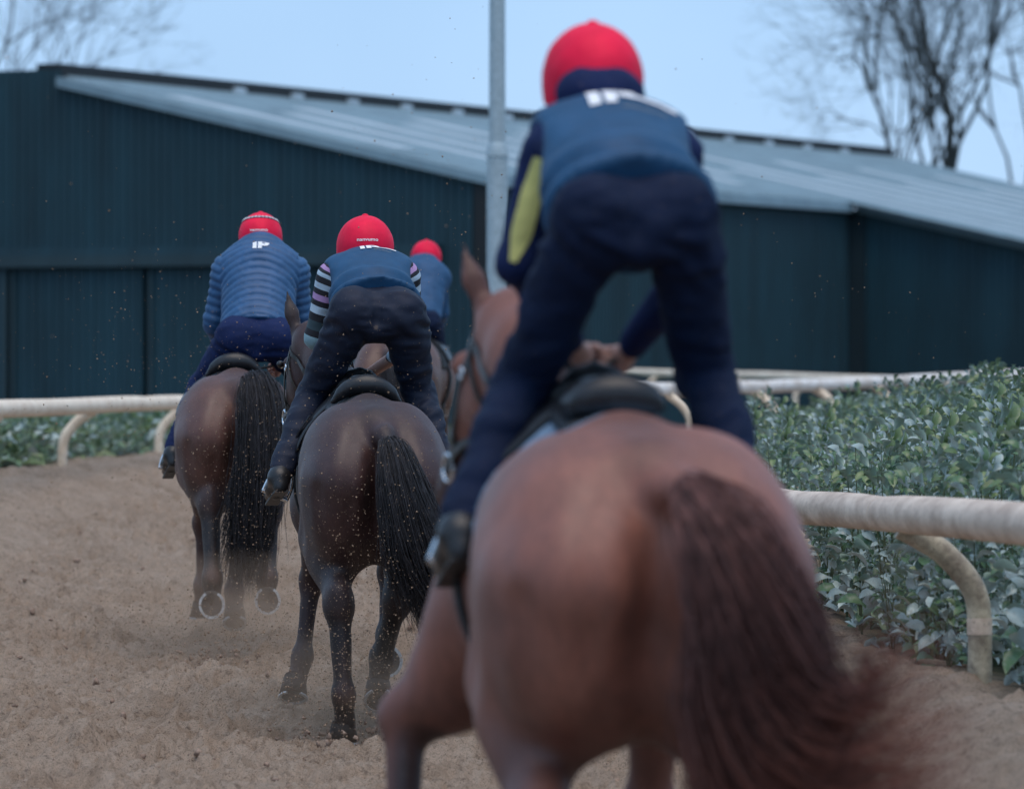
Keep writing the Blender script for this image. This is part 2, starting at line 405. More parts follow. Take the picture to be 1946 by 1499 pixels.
# ------------------------------------------------------------------ running rails
def rail_mat(name, c, dirt):
    m = NT(name); v = m.coord(); n = m.noise(m.coord('Object', (1, 0.35, 1)), 9, 6, 0.65); n2 = m.noise(v, 60, 4, 0.7)
    col = m.mix(m.ramp(n, [(0.38, (0, 0, 0)), (0.62, (1, 1, 1))]), c, dirt)
    col = m.mix(m.ramp(n2, [(0.55, (0, 0, 0)), (0.68, (0.6, 0.6, 0.6))]), col, tuple(x * 0.55 for x in dirt))
    m.bump(n2, 0.15, 0.004); return m.set(Base_Color=col, Roughness=0.55)
M['rail'] = rail_mat('muddy_plastic_rail', (0.74, 0.585, 0.45), (0.46, 0.33, 0.235))
M['rail_post'] = rail_mat('muddy_plastic_post', (0.58, 0.49, 0.34), (0.22, 0.17, 0.115))
M['rail_tan'] = rail_mat('sandy_plastic_rail', (0.92, 0.78, 0.60), (0.74, 0.58, 0.42))
M['rail_white'] = rail_mat('white_plastic_rail', (0.85, 0.80, 0.74), (0.62, 0.52, 0.43))
def running_rail(label, pts, rad, joints, posts, side, mr, mp, prad=0.04, drop=0.62, reach=0.27):
    pts = A(pts); L = np.concatenate([[0], np.cumsum(np.linalg.norm(np.diff(pts, axis=0), axis=1))])
    def at(s): return A([np.interp(s, L, pts[:, c]) for c in range(3)])
    og = pts[0].copy(); og[2] = ground_z(og[0], og[1])
    root = empty('running_rail', og, label, 'rail')
    js = [0] + list(joints) + [L[-1]]
    for a, b in zip(js[:-1], js[1:]):
        n = max(3, int((b - a) / 0.5)); c = A([at(s) for s in np.linspace(a + 0.006, b - 0.006, n)])
        c[1:-1, 2] += 0.004 * np.sin(np.linspace(0, 9, n))[1:-1]
        V, F = tube(c, np.r_[rad * 0.94, np.full(n - 2, rad), rad * 0.94], 20); rl = obj('rail', V, F, mr, root, og)
        e = nrm(at(b) - at(max(a, b - 0.2)))
        V, F = tube([at(b) - e * 0.11, at(b) + e * 0.11], rad * 0.9, 16); obj('joint_sleeve', V, F, mp, root, og)
    for s in posts:
        p = at(s); t = at(min(s + 0.2, L[-1])) - at(max(0, s - 0.2)); sd = nrm(np.cross(t, [0, 0, 1])) * side
        gz = float(ground_z(p[0] + sd[0] * reach, p[1] + sd[1] * reach)) - 0.15
        h = p[2] - gz
        q = [p + [0, 0, -rad * 0.6] - sd * 0.02, p + sd * 0.06 + [0, 0, -rad - 0.015], p + sd * reach * 0.55 + [0, 0, -rad - 0.075], p + sd * reach * 0.92 + [0, 0, -rad - 0.20], p + sd * reach * 1.0 + [0, 0, -rad - 0.36], p + sd * reach * 0.98 + [0, 0, -h]]
        V, F = tube(catmull(q, 26), prad, 14); po = obj('post', V, F, mp, root, og)
        c = p + sd * reach * 0.995 + A([0, 0, -rad - 0.33]); V, F = tube([c + [0, 0, 0.03], c - [0, 0, 0.03]], prad * 1.05, 14); obj('collar', V, F, mr, po, og)
    return root
xr = []
for Y in (10, 14, 17.8, 19.9, 23.3, 27, 31, 36, 42, 50):
    xr.append((float(track_right(Y)) if Y > 17 else 1.62 + (17.8 - Y) * 0.075, Y, float(np.interp(Y, [10, 17.8, 23.3, 30, 50], [1.16, 1.128, 1.05, 1.0, 1.15]))))
running_rail('thick mud splashed pale rail on curved posts beside the chestnut brown horse', xr, 0.069, [11.05, 17.5, 24, 30.5], [4.2, 10.5, 16.2, 22, 28, 34], 1, M['rail'], M['rail_post'], 0.044)
ll = [P(-300, 792, 36), P(-140, 784, 39.5), P(0, 778, 43), P(150, 771, 47.5), P(345, 765, 54), P(480, 760, 61), P(570, 755, 68)]
pre = [A([-4.30, 17.0, 0.93]), A([-4.22, 26.0, 1.02])]; ll = pre + ll; off = float(np.linalg.norm(pre[1] - pre[0]) + np.linalg.norm(ll[2] - pre[1]))
running_rail('sandy cream rail on arched posts at the far left in front of the dark barn', ll, 0.070, [7, 13] + [off + q for q in (5.0, 15.5, 24)], [1.5, 7.5, 13.5] + [off + q for q in (1.9, 6.9, 12.3, 18.4, 23.6)], -1, M['rail_tan'], M['rail_tan'], 0.043, reach=0.26)
ww = [P(1150, 742, 58), P(1370, 738, 62), P(1640, 728, 68), P(1946, 712, 75), P(2250, 700, 84)]
running_rail('white rail behind the leafy hedge on the right', ww, 0.074, [6, 12], [2.2, 3.55, 5.6, 8.3, 11, 14], 1, M['rail_white'], M['rail_tan'], 0.045, reach=0.26)
w2 = [P(1150, 707, 108), P(1370, 712, 102), P(1640, 721, 92), P(1760, 726, 88)]
running_rail('thin tan rail just above the white rail along the barn foot', w2, 0.075, [8], [3, 8, 13], 1, M['rail_tan'], M['rail_tan'], 0.045)

# ------------------------------------------------------------------ barn
def sheet_mat(name, c, rough=0.45, var=0.2):
    m = NT(name); v = m.coord(); n = m.noise(m.coord('Object', (1, 1, 0.15)), 1.3, 5, 0.6); n2 = m.noise(v, 0.6, 4)
    col = m.ramp(n, [(0.3, tuple(x * (1 - var) for x in c)), (0.7, tuple(x * (1 + var) for x in c))])
    col = m.mix(0.4, col, m.ramp(n2, [(0.3, (0.7, 0.75, 0.78)), (0.7, (1.2, 1.2, 1.2))]), 'MULTIPLY')
    return m.set(Base_Color=col, Roughness=rough)
M['barn_wall'] = sheet_mat('dark_green_steel', (0.009, 0.043, 0.058), 0.6, 0.32)
M['barn_trim'] = sheet_mat('green_trim_steel', (0.021, 0.048, 0.058), 0.7)
M['barn_edge'] = sheet_mat('dark_green_corner', (0.008, 0.024, 0.031), 0.7)
M['barn_dark'] = sheet_mat('black_trim', (0.009, 0.012, 0.014), 0.7)
M['roof'] = sheet_mat('grey_roof_steel', (0.22, 0.315, 0.36), 0.45, 0.15)
M['roof_pale'] = sheet_mat('pale_roof_steel', (0.50, 0.57, 0.61), 0.35, 0.1)  # pale tone paints sky gleam on the roof sheets; also colours the brackets
PHI = R(24.4); E_ = A([math.sin(PHI), math.cos(PHI), 0]); D_ = A([math.cos(PHI), -math.sin(PHI), 0]); Zv = A([0, 0, 1.0])
B0 = A([(115 - CX) / 90.0, FPX / 90.0, 0.0]); APEX, SL, V1, V2, U1, U2 = 7.75, 0.22, 9.9, 20.0, 20.6, 50.0
def bp(u, v, z): return B0 + u * E_ + v * D_ + A([0, 0, z])
def roofz(v): return APEX - SL * v
barn = empty('barn', bp(0, 0, 0), 'long dark green steel barn with pale grey pitched roof behind the riders', 'barn')
def ribbed(o, dirv, nrmv, a, b, zlo, ztop, pitch=0.20, depth=0.035):
    """box-profile wall sheet from a to b along dirv; ztop(t) the top edge"""
    prof = []; t = a
    while t < b:
        for q, d in ((0, 0), (0.62, 0), (0.70, depth), (0.92, depth)):
            if t + q * pitch < b: prof.append((t + q * pitch, d))
        t += pitch
    prof.append((b, 0)); V = []; F = []
    for (t, d) in prof:
        V += [o + dirv * t + nrmv * d + Zv * zlo(t), o + dirv * t + nrmv * d + Zv * ztop(t)]
    for i in range(len(prof) - 1): F.append((2 * i, 2 * i + 2, 2 * i + 3, 2 * i + 1))
    n0 = len(V)
    for (t, d) in (prof[0], prof[-1]):
        V += [o + dirv * t - nrmv * 0.1 + Zv * zlo(t), o + dirv * t - nrmv * 0.1 + Zv * ztop(t)]
    F += [(n0 + 2, n0, n0 + 1, n0 + 3), (0, 1, n0 + 1, n0), (n0 - 2, n0 + 2, n0 + 3, n0 - 1)]
    return A(V), F
def bobj(name, VF, mat, parent=None): return obj(name, VF[0], VF[1], mat, parent or barn, bp(0, 0, 0), smooth=False)
_o = bp(0, 0, 0)
DOORZ = 3.92
# gable wall above the door track, and the fixed sheets beside the doors
bobj('gable_wall', ribbed(_o, D_, -E_, -14, V1, lambda t: DOORZ, lambda t: roofz(max(t, 0)) - 0.06 if t > 0.04 else APEX + 0.27), M['barn_wall'])
bobj('lower_wall', ribbed(bp(0, 0, 0), D_, -E_, 5.6, V1, lambda t: -0.3, lambda t: DOORZ), M['barn_wall'])
bobj('side_wall', ribbed(bp(0, V1, 0), E_, D_, 0, U1, lambda t: -0.3, lambda t: roofz(V1) - 0.06), M['barn_wall'])
bobj('wing_wall', ribbed(bp(U1, V1, 0), D_, -E_, 0, V2 - V1, lambda t: -0.3, lambda t: roofz(V1 + t) - 0.06), M['barn_wall'])
bobj('wing_side_wall', ribbed(bp(U1, V2, 0), E_, D_, 0, U2 - U1, lambda t: -0.3, lambda t: roofz(V2) - 0.06), M['barn_wall'])
# sliding doors hung on a track
dr = MB(); q = lambda u, v, z: bp(u, v, z)
def bbox(u0, u1, v0, v1, z0, z1):
    return MB().hexa([q(u0, v0, z0), q(u0, v1, z0), q(u1, v1, z0), q(u1, v0, z0), q(u0, v0, z1), q(u0, v1, z1), q(u1, v1, z1), q(u1, v0, z1)]).get()
for (a, b) in ((-14, -8.0), (-7.9, -1.28), (-1.12, 2.03), (2.17, 5.55)):
    d = bobj('sliding_door', ribbed(bp(-0.09, 0, 0), D_, -E_, a, b, lambda t: 0.1, lambda t: DOORZ - 0.12), M['barn_wall'])
    bobj('door_stile', bbox(-0.16, -0.125, a, a + 0.09, 0.1, DOORZ - 0.13), M['barn_trim'], d)
bobj('door_track', bbox(-0.30, -0.05, -14, 8.9, DOORZ - 0.08, DOORZ + 0.16), M['barn_trim'])
bobj('door_track_hood', bbox(-0.22, -0.04, -14, 8.9, DOORZ + 0.16, DOORZ + 0.34), M['barn_wall'])
bobj('corner_post', bbox(-0.10, 0.12, V1 - 0.24, V1 + 0.10, -0.3, roofz(V1) - 0.08), M['barn_dark'])
bobj('corner_post', bbox(U1 - 0.10, U1 + 0.12, V1 + 0.04, V1 + 0.42, -0.3, roofz(V1 + 0.42) - 0.08), M['barn_edge'])
bobj('door_jamb', bbox(-0.2, -0.13, -1.32, -1.20, 0.0, DOORZ - 0.1), M['barn_trim'])
# verge and eave flashings
def sloped(u0, u1, v0, v1, dz0, dz1):
    return MB().hexa([q(u0, v0, roofz(v0) + dz0), q(u0, v1, roofz(v1) + dz0), q(u1, v1, roofz(v1) + dz0), q(u1, v0, roofz(v0) + dz0), q(u0, v0, roofz(v0) + dz1), q(u0, v1, roofz(v1) + dz1), q(u1, v1, roofz(v1) + dz1), q(u1, v0, roofz(v0) + dz1)]).get()
bobj('verge_flashing', sloped(-0.2, 0.1, 0.0, V1 + 0.2, -0.10, 0.10), M['roof'])
bobj('verge_flashing', sloped(U1 - 0.2, U1 + 0.1, V1 + 0.24, V2 + 0.2, -0.10, 0.10), M['roof'])
bobj('gutter', bbox(0.12, U1 - 0.3, V1 + 0.06, V1 + 0.24, roofz(V1) - 0.16, roofz(V1) - 0.01), M['roof'])
# roof sheets, ribs running down the slope; every third sheet paler midway, sky gleam on the ribs painted in
def roof_sheet(u0, u1, v0, v1, nr=3):
    pr = []
    for i in range(nr):
        w = (u1 - u0) / nr; a = u0 + i * w; pr += [(a, 0), (a + 0.70 * w, 0), (a + 0.76 * w, 0.05), (a + 0.92 * w, 0.05)]
    pr.append((u1, 0)); V = []; F = []
    for (u, d) in pr: V += [q(u, v0, roofz(v0) + 0.11 + d), q(u, v1, roofz(v1) + 0.11 + d), q(u, v0, roofz(v0) + 0.02), q(u, v1, roofz(v1) + 0.02)]
    for i in range(len(pr) - 1):
        a, b = 4 * i, 4 * i + 4; F += [(a, a + 1, b + 1, b), (a + 2, b + 2, b + 3, a + 3), (a + 1, a + 3, b + 3, b + 1), (a, b, b + 2, a + 2)]
    return A(V), F
u = 0.1; k = 0
while u < U2 - 0.2:
    u1 = min(u + 1.0, U2); ve = V1 + 0.2 if u1 < U1 + 0.2 else V2 + 0.2
    if k % 3 == 1:
        c0, c1 = (0.18, 0.72) if k % 2 else (0.3, 0.86)
        bobj('roof_sheet', roof_sheet(u, u1, -0.05, ve * c0), M['roof']); bobj('gleam_sheet', roof_sheet(u, u1, ve * c0, ve * c1), M['roof_pale']); bobj('roof_sheet', roof_sheet(u, u1, ve * c1, ve), M['roof'])
    else: bobj('roof_sheet', roof_sheet(u, u1, -0.05, ve), M['roof'])
    u = u1; k += 1
bobj('ridge_vent', bbox(0.05, U2, -0.6, -0.02, APEX - 0.3, APEX + 0.40), M['barn_dark'])
bobj('gap_backing', bbox(0.25, 0.4, -14, V1 - 0.3, -0.3, APEX - 2.4), M['barn_dark'])  # added black backing that keeps the door gaps dark
bobj('rear_wall', bbox(U2 - 0.3, U2 - 0.1, 0, V2, -0.3, roofz(V2) - 0.1), M['barn_wall'])
for kk in range(14):
    uu = 8 + kk * 2.9; bobj('ridge_bracket', bbox(uu, uu + 0.5, -0.02, 0.06, APEX + 0.14, APEX + 0.26), M['roof_pale'])

# ------------------------------------------------------------------ lighting column
def galv():
    m = NT('galvanised_steel'); v = m.coord(); n = m.noise(v, 14, 5, 0.7); n2 = m.noise(v, 60, 3, 0.7)
    c = m.mix(0.5, m.ramp(n, [(0.3, (0.26, 0.34, 0.37)), (0.7, (0.52, 0.62, 0.66))]), m.ramp(n2, [(0.3, (0.20, 0.28, 0.31)), (0.7, (0.58, 0.68, 0.72))]))
    m.bump(n2, 0.1, 0.003); return m.set(Base_Color=c, Roughness=0.5, Metallic=0.25)
M['galv'] = galv()
pb = P(945, 0, 58); pz = float(ground_z(pb[0], 58)); pg = A([pb[0], 58, pz])
lp = empty('lighting_column', pg, 'tall galvanised steel pole rising beside the foremost rider', 'pole')
V, F = tube([pg + [0, 0, -0.2], pg + [0, 0, 3.38 + 0.0]], 0.108, 24); obj('lower_tube', V, F, M['galv'], lp, pg)
V, F = tube([pg + [0, 0, 3.36], pg + [0, 0, 3.42], pg + [0, 0, 3.50]], [0.118, 0.118, 0.09], 24); obj('collar', V, F, M['galv'], lp, pg)
V, F = tube([pg + [0, 0, 3.48], pg + [0, 0, 9.5]], [0.085, 0.07], 24); obj('upper_tube', V, F, M['galv'], lp, pg)
V, F = tube([pg + [0, 0, -0.05], pg + [0, 0, 0.03]], 0.24, 20); obj('base_plate', V, F, M['galv'], lp, pg)
mb = MB(); mb.box(pg + A([-0.4, -0.15, 9.4]), pg + A([0.4, 0.15, 9.55])); V, F = mb.get(); obj('floodlight_head', V, F, M['galv'], lp, pg, smooth=False)

# ------------------------------------------------------------------ bare winter trees
M['bark'] = simple('wet_bark', (0.055, 0.062, 0.060), 0.9, 0.2, 0.3, 6, 0.3, 20)
def lerp3(pts, t):
    u = t * (len(pts) - 1); i = min(int(u), len(pts) - 2); return pts[i] * (1 - (u - i)) + pts[i + 1] * (u - i)
def bare_tree(label, bx, by, h, seed, spread=1.0, lean=0.0, tf_=0.34):
    g = np.random.default_rng(seed); og = A([bx, by, float(ground_z(bx, by))])
    root = empty('bare_tree', og, label, 'tree', None); T = MB(); C = MB()
    def grow(p, d, L, r, lv):
        n = 4 if lv < 3 else 3; pts = [p]; 
        for i in range(n):
            d = nrm(d + g.normal(0, 0.16 if lv else 0.05, 3) + A([0, 0, 0.05])); pts.append(pts[-1] + d * L / n)
        rr = np.linspace(r, r * 0.62, n + 1)
        (T if lv < 2 else C).tube(pts, rr, 8 if lv < 1 else (5 if lv < 3 else 3), cap=False)
        if lv >= 7 or (lv >= 6 and g.random() < 0.15): return
        m = 3 if lv < 2 else (3 if g.random() < 0.8 else 2)
        if lv == 0: m = 7
        for i in range(m):
            sp = (0.35 + 0.4 * g.random()) * spread; a = g.uniform(0, 2 * math.pi) if m > 2 else (i * math.pi + g.uniform(-0.8, 0.8))
            t = nrm(np.cross(d, [0.3, 0.9, 0.2])); b = np.cross(d, t); dd = nrm(d + sp * 1.35 * (math.cos(a) * t + math.sin(a) * b))
            at = pts[-1] if i < 2 or lv > 3 else lerp3(pts, g.uniform(0.62, 1.0)) if lv == 0 else pts[-1 - g.integers(0, 2)]
            if lv == 0 and i == 0: dd = nrm(d + g.normal(0, 0.12, 3))
            grow(at, dd, L * (g.uniform(0.62, 0.85) if lv else g.uniform(0.38, 0.5)), r * (g.uniform(0.52, 0.68) if lv else (0.62 if i == 0 else g.uniform(0.34, 0.46))), lv + 1)
    grow(og - [0, 0, 0.2], A([lean, 0, 1.0]), h * tf_, h * 0.0155, 0)
    V, F = T.get(); obj('trunk', V, F, M['bark'], root, og); V, F = C.get(); obj('crown', V, F, M['bark'], root, og)
bare_tree('bare tree with a dark forked trunk at the right above the barn roof', (1800 - CX) / 57.0, 190, 14.5, 4, 0.72, 0.03, 0.68)
bare_tree('smaller bare tree left of the forked one, over the end of the dark roof ridge', (1690 - CX) / 56.0, 193, 11.2, 12, 0.8, 0.0, 0.66)
bare_tree('bare tree cut by the right edge of the picture', (1930 - CX) / 55.0, 197, 12.6, 21, 0.75, 0.0, 0.66)
bare_tree('bare tree showing twigs at the top left corner over the barn', (-25 - CX) / 56.0, 193, 12.3, 35, 0.6, 0.0, 0.74)

# ------------------------------------------------------------------ leafy hedge plants
def leaf_mat(name, top, under):
    m = NT(name); v = m.coord(); n = m.noise(v, 7, 4, 0.6); n2 = m.noise(v, 55, 3)
    oi = m.n('ShaderNodeObjectInfo')
    geo = m.n('ShaderNodeNewGeometry'); c = m.mix(geo.outputs['Backfacing'], top, under)
    c = m.mix(0.75, c, m.ramp(n, [(0.28, (0.45, 0.5, 0.5)), (0.55, (1, 1, 1)), (0.75, (1.5, 1.4, 1.35))]), 'MULTIPLY')
    c = m.mix(m.ramp(n2, [(0.52, (0, 0, 0)), (0.72, (0.45, 0.45, 0.45))]), c, (0.30, 0.29, 0.26))
    tr = m.n('ShaderNodeBsdfTranslucent'); m.l(c, tr.inputs['Color']); ms = m.n('ShaderNodeMixShader'); ms.inputs['Fac'].default_value = 0.1
    m.l(m.b.outputs['BSDF'], ms.inputs[1]); m.l(tr.outputs['BSDF'], ms.inputs[2]); m.l(ms.outputs['Shader'], m.out.inputs['Surface'])
    return m.set(Base_Color=c, Roughness=0.36)
M['leaf'] = leaf_mat('dusty_leaf', (0.105, 0.190, 0.088), (0.30, 0.39, 0.31))
M['leaf_grey'] = leaf_mat('grey_dusty_leaf', (0.40, 0.49, 0.46), (0.50, 0.58, 0.55))
M['leaf_young'] = leaf_mat('young_leaf', (0.155, 0.225, 0.085), (0.24, 0.31, 0.17))
M['stem'] = simple('green_stem', (0.10, 0.12, 0.06), 0.7, 0.3, 0.3, 20, 0, 0)
def leaf_shape(hi=True):
    """obovate leaf along +y, folded on its rib, wavy edge, tip curled; two skins so it has a thickness"""
    ts = [0, 0.22, 0.5, 0.75, 0.92, 1.0] if hi else [0, 0.55, 1.0]
    ws = [0.06, 0.22, 0.42, 0.50, 0.36, 0.06] if hi else [0.10, 0.50, 0.10]
    V = []; F = []
    for t, w in zip(ts, ws):
        z = 0.16 * math.sin(t * 2.6) - 0.34 * t * t
        for s in (-1, 0, 1): V.append((s * w * 0.55, t, z + abs(s) * 0.42 * w + (0.04 * math.sin(11 * t + 2 * s) if hi else 0)))
    for i in range(len(ts) - 1):
        for j in (0, 1):
            a = i * 3 + j; F.append((a, a + 1, a + 4, a + 3))
    return A(V), F
LV, LF = leaf_shape(True); LV2, LF2 = leaf_shape(False)
def leaf_xf(g, h, lo=0.05, hi=0.105):
    """pose of one leaf on a plant of height h: position, rotation columns, size"""
    z = h * (0.03 + 0.97 * g.random() ** 0.8); a = g.uniform(0, 2 * math.pi); up = g.uniform(-0.5, 1.7) + (0.7 if z > 0.8 * h else 0)
    d = nrm(A([math.cos(a), math.sin(a), up])); s = nrm(np.cross(d, [0, 0, 1]) + g.normal(0, 0.7, 3)); s = nrm(s - d * (s @ d)); n = np.cross(s, d)
    p = A([math.cos(a), math.sin(a), 0]) * g.uniform(0.0, 0.11) + A([0, 0, z])
    sz = (lo + (hi - lo) * g.random() ** 1.6) * (1.2 - 0.5 * z / h)
    return p, np.stack([s, d, n], 1), sz
def shrub_mesh(seed, h, nl, hi=True, lo=0.055, hi_s=0.11, wl=(0, 0, 1, 1, 1, 0), wh=(0, 0, 2, 1, 1, 0)):
    g = np.random.default_rng(seed); V = []; F = []; mi = []; n = 0; lv, lf = (LV, LF) if hi else (LV2, LF2)
    for i in range(nl):
        p, Rm, sz = leaf_xf(g, h, lo, hi_s); V.append((lv * sz) @ Rm.T + p); F += [tuple(x + n for x in f) for f in lf]; n += len(lv)
        k = g.choice(wl if p[2] < 0.75 * h else wh); mi += [k] * len(lf)
    return np.concatenate(V), F, mi
def shrub_stem(seed, h):
    g = np.random.default_rng(seed); mb = MB()
    for i in range(4):
        a = g.uniform(0, 6.28); q = [A([0, 0, -0.06]), A([math.cos(a) * 0.04, math.sin(a) * 0.04, h * 0.4]), A([math.cos(a) * 0.09, math.sin(a) * 0.09, h * g.uniform(0.75, 0.95)])]
        mb.tube(catmull(q, 6), np.linspace(0.0055, 0.002, 6), 5)
    return mb.get()
LEAFMATS = [M['leaf'], M['leaf_grey'], M['leaf_young']]
def set_mi(o, mi):
    for mm in LEAFMATS:
        if mm.name not in [x.name for x in o.data.materials]: o.data.materials.append(mm)
    o.data.polygons.foreach_set('material_index', np.asarray(mi, np.int32))
protos = []
for k in range(7):
    h = 0.72 + 0.05 * k; V, F, mi = shrub_mesh(100 + k, h, 150, True, 0.04, 0.105, (0, 0, 0, 1, 2, 0), (0, 0, 2, 1, 2, 0))
    fm = mesh('foliage', V, F); fm.polygons.foreach_set('use_smooth', np.ones(len(F), bool))
    for mm in LEAFMATS: fm.materials.append(mm)
    fm.polygons.foreach_set('material_index', np.asarray(mi, np.int32))
    V, F = shrub_stem(200 + k, h); sm = mesh('stem', V, F); sm.materials.append(M['stem']); protos.append((fm, sm))
big = []
for k in range(6):
    h = 0.74 + 0.05 * k; V, F, mi = shrub_mesh(300 + k, h, 125, True, 0.045, 0.14)
    fm = mesh('foliage', V, F); fm.polygons.foreach_set('use_smooth', np.ones(len(F), bool))
    for mm in LEAFMATS: fm.materials.append(mm)
    fm.polygons.foreach_set('material_index', np.asarray(mi, np.int32))
    V, F = shrub_stem(400 + k, h); sm = mesh('stem', V, F); sm.materials.append(M['stem']); big.append((fm, sm))
g2 = np.random.default_rng(5); spots = []
Yc = 16.5
while Yc < 54:
    x = track_right(Yc) + (0.52 if Yc < 21 else 0.40)
    while x < 0.125 * Yc + 1.0:
        spots.append((x + g2.uniform(-0.1, 0.1), Yc + g2.uniform(-0.12, 0.12), g2.random())); x += 0.26
    Yc += 0.30 if Yc < 30 else 0.42
def in_frame(x, y): return -0.094 < x / y < 0.094
vis = [s for s in spots if in_frame(s[0], s[1])]
# keep the ones seen largest as individuals
vis.sort(key=lambda s: s[1] + 1.6 * (s[0] - float(track_right(s[1]))))
own = vis[:290]; ownset = set(own); rest = [s for s in spots if s not in ownset and s[1] > 25]
HG = 'leafy plants of the hedge behind the near rail'
def gz1(x, y): return float(ground_z(x, y))
leaf_me = []
for k, mm in enumerate(LEAFMATS):
    me = mesh('leaf', LV, LF); me.polygons.foreach_set('use_smooth', np.ones(len(LF), bool)); me.materials.append(mm); leaf_me.append(me)
nleaf = 0
for i, (x, y, r) in enumerate(own):
    z = gz1(x, y); t = (x - float(track_right(y))); sc = (0.50 + 0.42 * r + 0.08 * float(sstep(0.4, 2.5, t))) * (0.9 + 0.2 * float(sstep(0.045, 0.09, x / y)))
    root = bpy.data.objects.new('leafy_shrub', None); COL.objects.link(root); root.location = (x, y, z); root.rotation_euler = (0, 0, r * 6.28); root.scale = (sc * 1.05, sc * 1.05, sc)
    root['category'] = 'shrub'; root['group'] = HG; root['label'] = 'upright dusty green leafy shrub in the hedge behind the near rail'
    fm, sm = protos[int(r * 6.99)] if t > 1.3 else big[int(r * 5.99)]
    o = bpy.data.objects.new('stem', sm); COL.objects.link(o); o.parent = root
    if 20.5 < y < 25 and t < 0.9 and nleaf < 290 and 1500 < CX + x * FPX / y < 1946:
        g = np.random.default_rng(900 + i); h = 0.74
        for q_ in range(46):
            p, Rm, sz = leaf_xf(g, h, 0.045, 0.10); o = bpy.data.objects.new('leaf', leaf_me[g.choice([0, 0, 1, 1, 2])]); COL.objects.link(o); o.parent = root
            Mx = Matrix([list(Rm[0] * sz) + [p[0]], list(Rm[1] * sz) + [p[1]], list(Rm[2] * sz) + [p[2]], [0, 0, 0, 1]]); o.matrix_local = Mx; nleaf += 1
    o = bpy.data.objects.new('foliage', fm); COL.objects.link(o); o.parent = root
def leaf_mass(name, spots, seed, label, h0, nl, cat):
    g = np.random.default_rng(seed); V = []; F = []; mi = []; n = 0; variants = [shrub_mesh(seed + 50 + k, h0, nl, False, 0.06, 0.13, (0, 0, 0, 1, 2, 0), (0, 0, 2, 1, 2, 0)) for k in range(8)]
    for (x, y, r) in spots:
        v, f, m_ = variants[int(r * 7.99)]; a = r * 40; sc = 0.85 + 0.3 * ((r * 7) % 1); sc *= (1 + 0.18 * float(vnoise(A([x * 0.7, y * 0.35, 1.0])))) * ((0.8 + 0.42 * float(sstep(0.04, 0.095, x / y))) * (1 - 0.22 * float(sstep(30, 48, y))) if x > 0 else 1)
        Rz = A([[math.cos(a), -math.sin(a), 0], [math.sin(a), math.cos(a), 0], [0, 0, 1]])
        V.append((v * A([1.3, 1.3, 1])) @ Rz.T * sc + A([x, y, gz1(x, y)])); F.append(A(f) + n); n += len(v); mi += m_
    o = obj(name, np.concatenate(V), np.concatenate(F), M['leaf'], kind='stuff', label=label, category=cat); set_mi(o, mi); return o
leaf_mass('hedge', rest, 1, 'mass of green leafy hedge plants stretching back on the right to the white rail', 0.70, 42, 'hedge')
lsp = []
Yc = 16
while Yc < 75:
    x = float(track_left(Yc)) - 0.55
    while x > min(-0.105 * Yc - 1.0, float(track_left(Yc)) - 1.8):
        lsp.append((x + g2.uniform(-0.1, 0.1), Yc + g2.uniform(-0.15, 0.15), g2.random())); x -= 0.3
    Yc += 0.4
lsp = [s for s in lsp if s[1] > 38 or s[2] < 0.6]
leaf_mass('hedge', lsp, 2, 'pale grey green leafy hedge behind the left rail', 0.27, 46, 'hedge')

